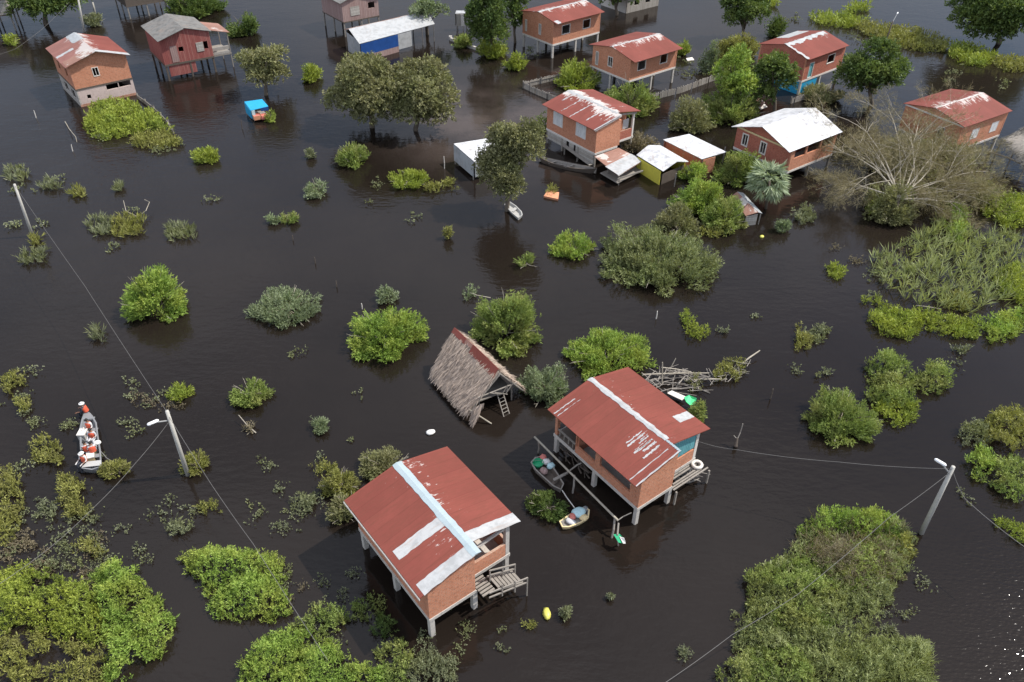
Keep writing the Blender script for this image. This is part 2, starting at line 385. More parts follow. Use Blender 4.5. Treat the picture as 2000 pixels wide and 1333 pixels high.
# ------------------------------------------------------------------ foliage engine
def unit(a): return a / np.maximum(np.linalg.norm(a, axis=-1, keepdims=True), 1e-9)
def leaves(P, A, length, n, leaf, wid, spread=0.8, tone=None, droop=0.0):
    """sprigs at P with axis A: n flat leaf blades along each; returns verts, quads, tone"""
    N = len(P); t = rng.uniform(0.0, 1.0, (N, n, 1))
    base = P[:, None] + A[:, None] * (length * t if np.isscalar(length) else length[:, None, None] * t)
    r = rng.normal(size=(N, n, 3)); r -= (r * A[:, None]).sum(-1, keepdims=True) * A[:, None]
    d = unit(A[:, None] * 0.75 + unit(r) * spread); d[..., 2] -= droop; d = unit(d)
    ll = leaf * rng.uniform(0.65, 1.3, (N, n, 1)); r2 = rng.normal(size=(N, n, 3))
    s = unit(np.cross(d, r2)) * ll * wid
    tip = base + d * ll; mid = base + d * ll * 0.5
    V = np.stack([base, mid + s, tip, mid - s], 2).reshape(-1, 3)
    Q = np.arange(N * n * 4).reshape(-1, 4)
    tn = (tone if tone is not None else rng.uniform(0, 1, N))[:, None] * 0.65 + rng.uniform(0, 0.35, (N, n))
    return V, Q, np.repeat(tn.reshape(-1), 4)
def lumpy(D, k=9, seed=None):
    g = np.random.default_rng(seed if seed is not None else rng.integers(1e9))
    f = unit(g.normal(size=(k, 3))); amp = g.uniform(0.4, 1, k); sharp = g.uniform(3, 9, k)
    return (amp * np.exp(sharp * (D @ f.T - 1))).sum(1)
def mass(parts):
    V = np.concatenate([p[0] for p in parts]); off = 0; Q = []
    for p in parts: Q.append(p[1] + off); off += len(p[0])
    return V, np.concatenate(Q), np.concatenate([p[2] for p in parts])
def cam_dist(p): return math.sqrt(p[0] ** 2 + p[1] ** 2 + (CAM_H - p[2]) ** 2)
LS = 0.0033          # leaf length per metre of viewing distance

def frame_of(x0, y0, x1, y1, flat=1.0):
    cx = (x0 + x1) / 2; Fp = at(cx, y1, 0); d = cam_dist(Fp); mpp = d / F_PX
    al = math.asin(CAM_H / d); rx = (x1 - x0) / 2 * mpp; H = (y1 - y0) * mpp
    ry = rx * flat
    if H < 2.15 * ry * math.sin(al): ry = H / (2.15 * math.sin(al))
    up = H - ry * math.sin(al); h = math.sqrt(max(up * up - (ry * math.sin(al)) ** 2, 0.04)) / math.cos(al)
    dirv = Vector((Fp.x, Fp.y, 0)).normalized()
    return Fp + dirv * ry, rx, ry, max(0.25, h), math.atan2(dirv.y, dirv.x) - math.pi / 2, d

def shrub(box, leaf, name, label, cat='shrub', group=None, dens=1.0, size=1.0, spiky=0.5, gap=0.5, wid=0.17, extra=None, stems=True):
    c, rx, ry, h, rz, d = frame_of(*box)
    ls = LS * d * size * (1.0 if d > 45 else 0.95)
    area = 2.2 * math.pi * rx * ry * 0.5 + 2.6 * math.pi * (rx + ry) / 2 * h * 0.55
    N = int(np.clip(area * 1.85 * dens / (8 * ls * ls * 2 * wid * 0.5), 60, 9000))
    # boughs: each carries a tuft of sprigs, longer or shorter than its neighbours
    K = int(np.clip(area / (9.0 * ls * ls) * 0.42, 7, 120))
    B = unit(rng.normal(size=(K, 3))); B[:, 2] = np.abs(B[:, 2]) - 0.12; B = unit(B)
    lobe = lumpy(B, 9); lobe = lobe / lobe.max()
    ext = 1.05 * ((1 - gap * 0.42) + gap * 0.42 * lobe + rng.normal(0, 0.065 + 0.08 * gap, K))
    wt_ = np.clip(ext, .3, 2); idx = rng.choice(K, N, p=wt_ / wt_.sum())
    sg = 0.85 / math.sqrt(K) * 1.15
    D = unit(B[idx] + rng.normal(0, sg, (N, 3))); D[:, 2] = np.maximum(D[:, 2], -0.12)
    off = np.linalg.norm(D - B[idx], axis=1) / sg
    lum = lobe[idx]
    dep = 1 - rng.uniform(0, 1, N) ** 1.8 * 0.45 - np.clip(off - .6, 0, 2) * 0.07
    P = D * (ext[idx] * dep)[:, None] * np.array([rx, ry, h]); P[:, 2] = np.maximum(P[:, 2] + 0.06, 0.04)
    nrm = unit(B[idx] / np.array([rx, ry, h]))
    A = unit(nrm * 1.0 + np.array([0, 0, spiky]) + rng.normal(0, 0.20, (N, 3)))
    P = P - A * ls * 2.4
    P[:, 2] = np.maximum(P[:, 2], 0.02)
    tone = np.clip(0.45 + rng.normal(0, 0.16, K)[idx] + rng.normal(0, 0.13, N), 0, 1)
    o = thing(name, label, cat, c, rz, group)
    V, Q, T = leaves(P, A, ls * 3.2, 11, ls * 1.05, wid * .78, 0.62, tone)
    V[:, 2] = np.maximum(V[:, 2], 0.012)
    np_mesh('foliage', V, Q, leaf if not isinstance(leaf, str) else L_[leaf], T, o)
    if stems:
        b = MB()
        for k in range(7):
            a = random.uniform(0, 6.28); e = random.uniform(0.35, 0.75)
            tip = Vector((math.cos(a) * rx * e, math.sin(a) * ry * e, h * random.uniform(0.45, 0.8)))
            r0 = 0.035 + 0.012 * rx
            b.tube([(0.1 * math.cos(a), 0.1 * math.sin(a), -0.4), tip * 0.5 + Vector((0, 0, h * 0.06)), tip], [r0, r0 * 0.7, r0 * 0.25], 5)
        b.build('stems', M['bark'], o)
        if rx > .9:                                    # a few bare twigs stand out of the leaves
            b = MB()
            for k in range(6):
                a = random.uniform(0, 6.28); el = random.uniform(.1, 1.2); d_ = Vector((math.cos(a) * math.cos(el) * rx, math.sin(a) * math.cos(el) * ry, math.sin(el) * h)); q_ = d_ * random.uniform(1.02, 1.2)
                b.tube([(0, 0, .05), d_ * .5, d_ * .85 + Vector((0, 0, .05)), q_], [.03, .022, .016, .009], 4)
                b.tube([d_ * .9, d_ * 1.08 + Vector((random.gauss(0, .12), random.gauss(0, .12), .1))], [.013, .008], 4)
            b.build('bare_twigs', M['pale_bark'], o)
    return o

def tree(crown, base, leaf, name, label, group=None, dens=1.0, blobs=16, size=1.0, flat=0.95, cat='tree', wid=0.2, open_=0.0):
    x0, y0, x1, y1 = crown; bx, by = base
    b = at(bx, by, 0); d0 = cam_dist(b); mpp = d0 / F_PX
    cz = height_over(b, (y0 + y1) / 2); cc = at((x0 + x1) / 2, (y0 + y1) / 2, cz)
    d = cam_dist(cc); al = math.asin((CAM_H - cz) / d); mpp = d / F_PX
    rx = (x1 - x0) / 2 * mpp; ry = rx * flat; Hm = (y1 - y0) / 2 * mpp
    if Hm < ry * math.sin(al) * 1.15: ry = Hm / (math.sin(al) * 1.15)
    h = math.sqrt(max(Hm * Hm - (ry * math.sin(al)) ** 2, 0.1)) / math.cos(al); h = min(h, max(0.8, cz - 0.15))
    o = thing(name, label, cat, b, 0, group)
    off = np.array(cc - b); ls = LS * d * size
    ext = np.array([rx, ry, h]); Vs = []
    C = []
    while len(C) < blobs:
        p = rng.uniform(-1, 1, 3)
        if np.linalg.norm(p) < 1: C.append(p * 0.76)
    C = np.array(C)
    for c in C:
        br = rng.uniform(0.24, 0.40); R = ext * br
        area = 4 * math.pi * (R[0] * R[1] + R[0] * R[2] + R[1] * R[2]) / 3
        N = int(np.clip(area * 1.15 * dens / (8 * ls * ls * 2 * wid * 0.5), 40, 2200))
        D = unit(rng.normal(size=(N, 3))); D[:, 2] = np.where(D[:, 2] < -0.35, -D[:, 2], D[:, 2])
        P = off + c * ext + D * R * (1 - rng.uniform(0, 1, (N, 1)) ** 2 * 0.45) * rng.uniform(0.85, 1.12, (N, 1))
        P[:, 2] = np.maximum(P[:, 2], 0.1)
        A = unit(D * 0.8 + np.array([0, 0, 0.25]) + rng.normal(0, 0.35, (N, 3)))
        tn = np.clip(rng.uniform(0.1, 0.75) + rng.normal(0, 0.2, N), 0, 1)
        Vs.append(leaves(P, A, ls * 1.6, 8, ls, wid, 0.9, tn))
    V, Q, T = mass(Vs); np_mesh('crown', V, Q, L_[leaf], T, o)
    tb = MB(); r0 = 0.10 + 0.035 * rx
    top = Vector(off) * 0.9
    tb.tube([(0, 0, -1.0), (0, 0, 0.2), top * 0.45 + Vector((random.uniform(-.2, .2), 0, 0.1)), top], [r0 * 1.25, r0 * 1.1, r0 * 0.8, r0 * 0.3], 8)
    for c in C[:9]:
        e = Vector(off + c * ext * 0.95); s = top * random.uniform(0.35, 0.65)
        tb.tube([s, (s + e) / 2 + Vector((0, 0, 0.12)), e], [r0 * 0.5, r0 * 0.35, r0 * 0.12], 5)
    tb.build('trunk', M['bark'], o, smooth=True)
    return o

def in_poly(P, poly):
    x, y = P[:, 0], P[:, 1]; ins = np.zeros(len(P), bool); dmin = np.full(len(P), 1e9); n = len(poly)
    for i in range(n):
        x0, y0 = poly[i]; x1, y1 = poly[(i + 1) % n]
        c = ((y0 > y) != (y1 > y)) & (x < (x1 - x0) * (y - y0) / ((y1 - y0) if y1 != y0 else 1e-9) + x0); ins ^= c
        ex, ey = x1 - x0, y1 - y0; t = np.clip(((x - x0) * ex + (y - y0) * ey) / (ex * ex + ey * ey + 1e-9), 0, 1)
        dmin = np.minimum(dmin, np.hypot(x - x0 - t * ex, y - y0 - t * ey))
    return ins, dmin
class Field:
    """smooth random height field"""
    def __init__(self, wl, k=10):
        a = rng.uniform(0, 6.28, k); f = 6.28 / (wl * rng.uniform(0.6, 1.8, k))
        self.kx, self.ky, self.ph = f * np.cos(a), f * np.sin(a), rng.uniform(0, 6.28, k)
    def __call__(self, P):
        v = np.sin(P[:, :1] * self.kx + P[:, 1:2] * self.ky + self.ph).sum(1) / math.sqrt(len(self.kx) / 2)
        return v
def sample_poly(poly, n):
    lo, hi = poly.min(0), poly.max(0); out = []; tot = 0; ed = []
    while tot < n:
        P = rng.uniform(lo, hi, (max(200, 3 * n), 2)); i, d = in_poly(P, poly)
        out.append(P[i]); ed.append(d[i]); tot += i.sum()
    return np.concatenate(out)[:n], np.concatenate(ed)[:n]
def patch(px, leaf, name, label, cat='plant patch', h=0.8, group=None, dens=1.0, size=1.0, lump=2.2, spiky=0.8, wid=0.18, ragged=0.5, gappy=0.0, kind=None, part='foliage', blades=None, parent=None, edge=1.0):
    """an irregular stand of plants over a traced ground outline, with real height"""
    poly = np.array([tuple(at(x, y, h * 0.3).xy) for x, y in px])
    ctr = poly.mean(0); d = cam_dist((ctr[0], ctr[1], 0.5))
    ls = LS * d * size
    x, y = poly[:, 0], poly[:, 1]; area = abs((x * np.roll(y, -1) - y * np.roll(x, -1)).sum()) / 2
    N = int(np.clip(area * 2.3 * dens / (8 * ls * ls * 2 * wid * 0.5), 40, 24000))
    P, e = sample_poly(poly, int(N * 1.35)); f1, f2 = Field(lump), Field(lump * 0.35)
    n1, n2 = f1(P), f2(P)
    keep = (e > ragged * (0.25 + 0.35 * n2 + 0.2 * n1)) & (n1 + 0.6 * n2 > -1.5 + gappy * 1.6)
    P, e, n1, n2 = P[keep][:N], e[keep][:N], n1[keep][:N], n2[keep][:N]; N = len(P)
    if parent is None and kind is None:
        cell = max(ls * 1.6, .22); ij = np.floor(P / cell).astype(int); occ = {}
        for k_, c_ in enumerate(map(tuple, ij)): occ.setdefault(c_, []).append(k_)
        best, seen = [], set()
        for c0 in occ:
            if c0 in seen: continue
            st_, comp = [c0], []; seen.add(c0)
            while st_:
                c_ = st_.pop(); comp += occ[c_]
                for dx in (-1, 0, 1):
                    for dy in (-1, 0, 1):
                        n_ = (c_[0] + dx, c_[1] + dy)
                        if n_ in occ and n_ not in seen: seen.add(n_); st_.append(n_)
            if len(comp) > len(best): best = comp
        P, e, n1, n2 = P[best], e[best], n1[best], n2[best]; N = len(P)
    prof = np.sqrt(np.clip(e / (edge * max(h, 0.3) * 1.2), 0.03, 1))
    top = h * prof * np.clip(0.72 + 0.26 * n1 + 0.14 * n2, 0.15, 1.5)
    z = top * (1 - rng.uniform(0, 1, N) ** 2 * 0.6)
    A = unit(np.stack([rng.normal(0, 0.45, N), rng.normal(0, 0.45, N), np.full(N, spiky)], 1))
    P3 = np.column_stack([P - ctr, z - A[:, 2] * ls * 0.8]); P3[:, 2] = np.maximum(P3[:, 2], 0.015)
    tone = np.clip(0.42 + 0.16 * n1 + 0.10 * n2 + rng.normal(0, 0.17, N), 0, 1)
    if blades: V, Q, T = leaves(P3 * [1, 1, 0.25], A, ls * 0.8, 6, blades, ls * 0.11 / blades, 0.30, tone)
    else: V, Q, T = leaves(P3 - A * ls * .5, A, ls * 2.6, 10, ls, wid * .8, 0.68, tone)
    V[:, 2] = np.maximum(V[:, 2], 0.012 + rng.uniform(0, 0.02, len(V)))
    if parent is not None:
        V = V + np.array([ctr[0] - parent.location.x, ctr[1] - parent.location.y, 0]); return np_mesh(part, V, Q, L_[leaf], T, parent)
    o = np_mesh(name, V, Q, L_[leaf], T, None, (ctr[0], ctr[1], 0))
    return tag(o, label, cat if kind is None else None, group, kind)

# ------------------------------------------------------------------ water
def water():
    k = NT('flood_water'); v = k.pos()
    big = k.noise(v, 0.03, 3)                        # calmer and breezier reaches
    a = k.noise(k.mapping(v, (1.0, 2.1, 1), (0, 0, 0.15)), 1.15, 3, 0.5)
    b = k.noise(k.mapping(v, (1.0, 1.7, 1), (0, 0, -0.35)), 0.33, 2, 0.5)
    c = k.noise(v, 3.6, 2, 0.5)
    amp = k.ramp(big, [(0.35, 0.22), (0.62, 1.0)])
    h = k.math('ADD', k.math('MULTIPLY', a, 0.7), k.math('ADD', k.math('MULTIPLY', b, 0.9), k.math('MULTIPLY', c, 0.2)))
    def round_mask(cx, cy, r0, r1, gain):                   # soft round mask: wind-roughened water, and the painted reflection
        dn = k.n('ShaderNodeVectorMath', operation='DISTANCE'); k.l(v, dn.inputs[0]); dn.inputs[1].default_value = (cx, cy, 0)
        mr = k.n('ShaderNodeMapRange', interpolation_type='SMOOTHSTEP'); k.setin(mr, From_Min=r0, From_Max=r1, To_Min=gain, To_Max=0.0); k.l(dn.outputs['Value'], mr.inputs['Value']); return mr.outputs[0]
    g1 = round_mask(31, 19, 2, 19, 1.0); g2 = round_mask(-42, 66, 12, 40, .8)
    amp = k.math('ADD', amp, k.math('MULTIPLY', g2, .8))
    fine = k.math('ADD', k.math('MULTIPLY', k.noise(k.mapping(v, (1, 2.0, 1), (0, 0, .3)), 3.2, 1.5, .5), k.math('ADD', k.math('MULTIPLY', g1, 1.45), k.math('MULTIPLY', g2, .35))), 0)
    h = k.math('ADD', k.math('MULTIPLY', h, amp), fine)
    silt = k.noise(v, 0.045, 4)
    col = k.mix(k.ramp(silt, [(0.35, 0.0), (0.7, 1.0)]), (0.0090, 0.0066, 0.0052), (0.0165, 0.0124, 0.0098))
    s1 = k.math('MULTIPLY', round_mask(-2.5, 84, 3, 17, 1.0), k.ramp(k.noise(v, 0.16, 4), [(0.36, 0.15), (0.62, 1.0)]))   # pale reflections painted into the water colour as a muddier patch
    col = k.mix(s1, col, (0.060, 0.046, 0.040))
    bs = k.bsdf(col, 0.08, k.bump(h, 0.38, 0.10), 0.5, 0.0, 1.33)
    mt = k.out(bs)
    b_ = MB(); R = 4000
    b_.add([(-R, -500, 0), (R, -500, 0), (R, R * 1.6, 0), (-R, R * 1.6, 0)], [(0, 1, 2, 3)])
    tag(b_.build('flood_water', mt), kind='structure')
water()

# ------------------------------------------------------------------ stilt houses
class House:
    def __init__(s, name, label, P, hand, wall_mat, roof_mat_, cat='house', group=None, stilts=True, L_half=False, zf=None):
        s.X, s.Y, th, s.L, s.W, s.zf, s.ze, s.zr, s.ou, s.ov, s.r = P
        s.hand = hand; s.wm, s.rm = M[wall_mat], M[roof_mat_]
        s.root = thing(name, label, cat, (s.X, s.Y, 0), math.radians(th), group)
        s.sl = (s.zr - s.ze) / (s.W / 2); s.t = 0.14
    def q(s, u, v, z): return Vector((u, s.hand * v, z))
    def bx(s, mb, u0, u1, v0, v1, z0, z1): return mb.box((u0, s.hand * v0, z0), (u1, s.hand * v1, z1))
    def zroof(s, v): return s.ze + s.sl * (v if v <= s.W / 2 else s.W - v)
    def part(s, mb, name, mat, parent=None): return mb.build(name, M[mat] if isinstance(mat, str) else mat, parent or s.root)
    def stilts(s, us, vs, w=0.2, mat='concrete', skip=(), z0=-1.0):
        for u in us:
            for v in vs:
                if (u, v) in skip: continue
                uu = min(max(u, w / 2 + .02), s.L - w / 2 - .02); vv = min(max(v, w / 2 + .02), s.W - w / 2 - .02)
                s.part(s.bx(MB(), uu - w / 2, uu + w / 2, vv - w / 2, vv + w / 2, z0, s.zf - 0.22), 'stilt', mat)
    def floor(s, mat='concrete', drop=0.22, e=0.03):
        mb = MB(); r = s.r
        if r > 0:
            s.bx(mb, -e, s.L + e, -e, s.W / 2 + e, s.zf - drop, s.zf); s.bx(mb, r - e, s.L + e, s.W / 2 + e, s.W + e, s.zf - drop, s.zf)
        else: s.bx(mb, -e, s.L + e, -e, s.W + e, s.zf - drop, s.zf)
        s.part(mb, 'floor_slab', mat)
    def wall(s, axis, c, inward, a0, a1, z0, z1, holes=(), mat=None, name='wall', gable=None, t=None):
        t = t or s.t; c1 = c + inward * t; mb = MB()
        A = sorted({a0, a1, *[h[0] for h in holes], *[h[1] for h in holes]}); Z = sorted({z0, z1, *[h[2] for h in holes], *[h[3] for h in holes]})
        A = [a for a in A if a0 <= a <= a1]; Z = [z for z in Z if z0 <= z <= z1]
        for i in range(len(A) - 1):
            for j in range(len(Z) - 1):
                ca, cz = (A[i] + A[i + 1]) / 2, (Z[j] + Z[j + 1]) / 2
                if any(h[0] < ca < h[1] and h[2] < cz < h[3] for h in holes): continue
                if axis == 'u': s.bx(mb, A[i], A[i + 1], min(c, c1), max(c, c1), Z[j], Z[j + 1])
                else: s.bx(mb, min(c, c1), max(c, c1), A[i], A[i + 1], Z[j], Z[j + 1])
        if gable:
            vs = [s.q(c, a, z) for a, z in gable] + [s.q(c1, a, z) for a, z in gable]; n = len(gable)
            mb.add(vs, [tuple(range(n)), tuple(range(2 * n - 1, n - 1, -1))] + [(i, n + i, n + (i + 1) % n, (i + 1) % n) for i in range(n)])
        return s.part(mb, name, mat or s.wm)
    def gab(s, v0, v1):
        g = 0.02; pts = [(v0, s.ze - g), (v1, s.ze - g), (v1, s.zroof(v1) - g)]
        if v0 < s.W / 2 < v1: pts.append((s.W / 2, s.zr - g))
        if s.zroof(v0) - s.ze > 0.02: pts.append((v0, s.zroof(v0) - g))
        return pts
    def roof(s, left=None, right=None, th=0.05, name='roof', split=False):
        """left = (u0, u1) of the v < W/2 slope, right = of the other slope; split gives each slope its own mesh"""
        left = left or (-s.ou, s.L + s.ou); right = right or ((s.r - s.ou) if s.r else -s.ou, s.L + s.ou)
        o = s.q(s.L / 2, s.W / 2, s.zr); up = th + 0.01
        s.rorg = o
        a, b = MB(), MB()
        ze = s.ze - s.sl * s.ov + up
        a.slab([s.q(left[0], -s.ov, ze), s.q(left[1], -s.ov, ze), s.q(left[1], s.W / 2, s.zr + up), s.q(left[0], s.W / 2, s.zr + up)], th)
        b.slab([s.q(right[0], s.W + s.ov, ze), s.q(right[1], s.W + s.ov, ze), s.q(right[1], s.W / 2 + .001, s.zr + up), s.q(right[0], s.W / 2 + .001, s.zr + up)], th)
        s.up = up
        if not split:
            a.add(b.v, b.f); s.rf = a.build(name, s.rm, s.root, origin=o); s.rf2 = s.rf
        else:
            s.rf = a.build(name, s.rm, s.root, origin=o); s.rf2 = b.build(name, split if not isinstance(split, str) else M[split], s.root, origin=o)
        return s.rf
    def rpt(s, side, u, f, lift=0.012):
        """a point on the roof, f = 0 at the ridge, 1 at the eave"""
        half = s.W / 2 + s.ov; v = s.W / 2 + (half * f if side else -half * f)
        return s.q(u, v, s.zr + s.up - s.sl * half * f + lift) - s.rorg
    def sheet(s, side, u0, u1, f0, f1, mat, name='roof_sheet', jag=0.03, lift=0.012):
        n = 12; A = []; B = []
        for i in range(n + 1):
            f = f0 + (f1 - f0) * i / n
            A.append(s.rpt(side, u0 + random.uniform(-jag, jag), f, lift)); B.append(s.rpt(side, u1 + random.uniform(-jag, jag), f, lift))
        for q_, f in ((0, f0), (n, f1)): pass
        mb = MB(); N = len(A); lo = Vector((0, 0, -0.012))
        vs = A + B + [p + lo for p in A] + [p + lo for p in B]
        fs = []
        for i in range(n):
            fs += [(i, i + 1, N + i + 1, N + i), (2 * N + i, 3 * N + i, 3 * N + i + 1, 2 * N + i + 1), (i, 2 * N + i, 2 * N + i + 1, i + 1), (N + i, N + i + 1, 3 * N + i + 1, 3 * N + i)]
        fs += [(0, N, 3 * N, 2 * N), (n, 2 * N + n, 3 * N + n, N + n)]
        return mb.add(vs, fs).build(name, M[mat], s.rf if not side else s.rf2)
    def cap(s, u0, u1, w0, w1, mat, jag=0.05, name='ridge_cap'):
        """folded capping along the ridge, ragged where paint meets it"""
        half = s.W / 2 + s.ov; n = 26; A, C, B = [], [], []
        for i in range(n + 1):
            u = u0 + (u1 - u0) * i / n
            A.append(s.rpt(0, u, (w0 + random.uniform(-jag, jag)) / half, 0.02)); B.append(s.rpt(1, u, (w1 + random.uniform(-jag, jag)) / half, 0.02))
            C.append(s.rpt(0, u, 0, 0.035))
        N = n + 1; lo = Vector((0, 0, -0.015)); mb = MB(); vs = A + C + B + [p + lo for p in A] + [p + lo for p in B]; fs = []
        for i in range(n):
            fs += [(i, i + 1, N + i + 1, N + i), (N + i, N + i + 1, 2 * N + i + 1, 2 * N + i), (i, 3 * N + i, 3 * N + i + 1, i + 1), (2 * N + i, 2 * N + i + 1, 4 * N + i + 1, 4 * N + i)]
        fs += [(0, N, 2 * N, 4 * N, 3 * N), (n, 3 * N + n, 4 * N + n, 2 * N + n, N + n)]
        return mb.add(vs, fs).build(name, M[mat], s.rf)
    def window(s, axis, c, out, a0, a1, z0, z1, mat='trim', fw=0.07, shutter=None, bar=True):
        """frame set 3 cm proud; out = -1/+1 points away from the house along the wall's normal"""
        mb = MB(); d0, d1 = c + out * 0.03, c - out * 0.09
        def b(x0, x1, y0, y1, e0=d0, e1=d1):
            if axis == 'u': s.bx(mb, x0, x1, min(e0, e1), max(e0, e1), y0, y1)
            else: s.bx(mb, min(e0, e1), max(e0, e1), x0, x1, y0, y1)
        b(a0, a0 + fw, z0, z1); b(a1 - fw, a1, z0, z1); b(a0 + fw, a1 - fw, z0, z0 + fw); b(a0 + fw, a1 - fw, z1 - fw, z1)
        if bar and not shutter: mid = (a0 + a1) / 2; b(mid - .02, mid + .02, z0 + fw, z1 - fw)
        w = s.part(mb, 'window', mat)
        if shutter:
            mid = (a0 + a1) / 2
            for x0, x1 in ((a0 + fw, mid - .012), (mid + .012, a1 - fw)):
                mb = MB(); b(x0, x1, z0 + fw, z1 - fw, c + out * 0.015, c - out * 0.03); mb.build('shutter', M[shutter], w)
        return w
    def box_part(s, name, mat, u0, u1, v0, v1, z0, z1, parent=None): return s.part(s.bx(MB(), u0, u1, v0, v1, z0, z1), name, mat, parent)
    def beam_part(s, name, mat, p, q, w=0.1, h=None): return s.part(MB().beam(s.q(*p), s.q(*q), w, h), name, mat)

GH = 'raised houses standing in the flood'
# --- nearest house
def nearest_house():
    P = (-3.75, 21.73, 128.26, 6.88, 5.4, 1.63, 4.07, 4.68, 0.17, 0.49, 0.74)
    h = House('stilt_house', 'red roofed brick house nearest the viewer, with pale ridge cap and three white roof sheets', P, -1, 'brick', 'roof', group=GH)
    L, W_, zf, ze, r = h.L, h.W, h.zf, h.ze, h.r; m_ = W_ / 2
    h.stilts((0, L / 2, L), (0, m_, W_), 0.26, skip={(0, W_)}); h.box_part('stilt', 'concrete', r, r + .24, W_ - .26, W_ - .02, -1, zf - .22)
    h.floor()
    h.wall('v', 0, 1, h.t, m_, zf, ze, gable=h.gab(h.t, m_))
    h.wall('u', 0, 1, 0, L, zf, ze, [(2.6, 3.6, zf + .9, ze - .35), (4.9, 5.7, zf + .9, ze - .35)])
    h.wall('u', m_, -1, h.t, r + 1.6, zf, ze)                   # cheek beside the porch
    h.wall('u', W_, -1, r + 1.7, L, zf, ze); h.wall('v', L, -1, h.t, W_ - h.t, zf, ze, gable=h.gab(h.t, W_ - h.t))
    h.wall('v', r + 1.7, 1, m_, W_ - h.t, zf, ze, [(m_ + .7, m_ + 1.5, zf, zf + 2)], name='inner_wall')
    h.wall('v', r, 1, m_ + .02, W_ - .26, zf, zf + 0.92, name='parapet')
    h.wall('u', W_, -1, r + .26, r + 1.7, zf, zf + 0.92, name='parapet')
    h.box_part('post', 'concrete', r, r + .24, W_ - .24, W_ - .01, zf, ze - .12)
    h.beam_part('rafter', 'trim', (r + .12, m_ + .05, h.zr - .22), (r + .12, W_ - .05, ze - .10), .12, .16)
    h.beam_part('tie_beam', 'concrete', (r + .12, m_, ze - .62), (r + .12, W_, ze - .34), .12, .14)
    h.beam_part('fascia', 'trim', (-.17, -h.ov - .03, ze - h.sl * h.ov - .07), (L + .17, -h.ov - .03, ze - h.sl * h.ov - .07), .04, .14)
    h.window('u', 0, -1, 2.6, 3.6, zf + .9, ze - .35)
    h.roof()
    h.cap(-.19, L + .19, .24, .30, 'blue_white', .03)
    h.sheet(0, -.19, .52, .03, .93, 'white_sheet'); h.sheet(0, 2.15, 2.78, .04, .9, 'white_sheet'); h.sheet(1, r - .2, r + .48, .02, 1.01, 'white_sheet')
    h.beam_part('rafter', 'trim', (-.02, m_, h.zr - .1), (-.02, -.3, ze - .16), .05, .12)
    # landing and stairs in front of the porch
    st = MB()
    for i in range(6): h.bx(st, -.5 + .19 * i, -.5 + .19 * i + .12, m_ + .12, m_ + .85, zf - .14, zf - .08)
    h.part(st, 'landing', 'timber')
    a, b = (-.3, m_ + .95, zf - .1), (-.3, m_ + 2.55, zf - .92)
    for du in (-.3, .62):
        h.beam_part('stair_stringer', 'timber', (a[0] + du, a[1], a[2]), (b[0] + du, b[1], b[2]), .06, .13)
    for i in range(7):
        f = (i + .5) / 7; v = a[1] + (b[1] - a[1]) * f; z = a[2] + (b[2] - a[2]) * f + .07
        h.box_part('stair_tread', 'timber', -.55, .28, v - .07, v + .07, z, z + .04)
    for du in (-.66, .36):
        for f in (0.0, .5, 1.0):
            v = a[1] + (b[1] - a[1]) * f; z = a[2] + (b[2] - a[2]) * f
            h.box_part('railing_post', 'timber', -.3 + du - .03, -.3 + du + .03, v - .03, v + .03, z - (.9 if f == 1 else .1), z + .85)
        for dz in (.45, .82):
            h.beam_part('handrail', 'timber', (-.3 + du, a[1] - (.8 if du < 0 else 0), a[2] + dz), (-.3 + du, b[1], b[2] + dz), .06, .07)
    return h
H1 = nearest_house()

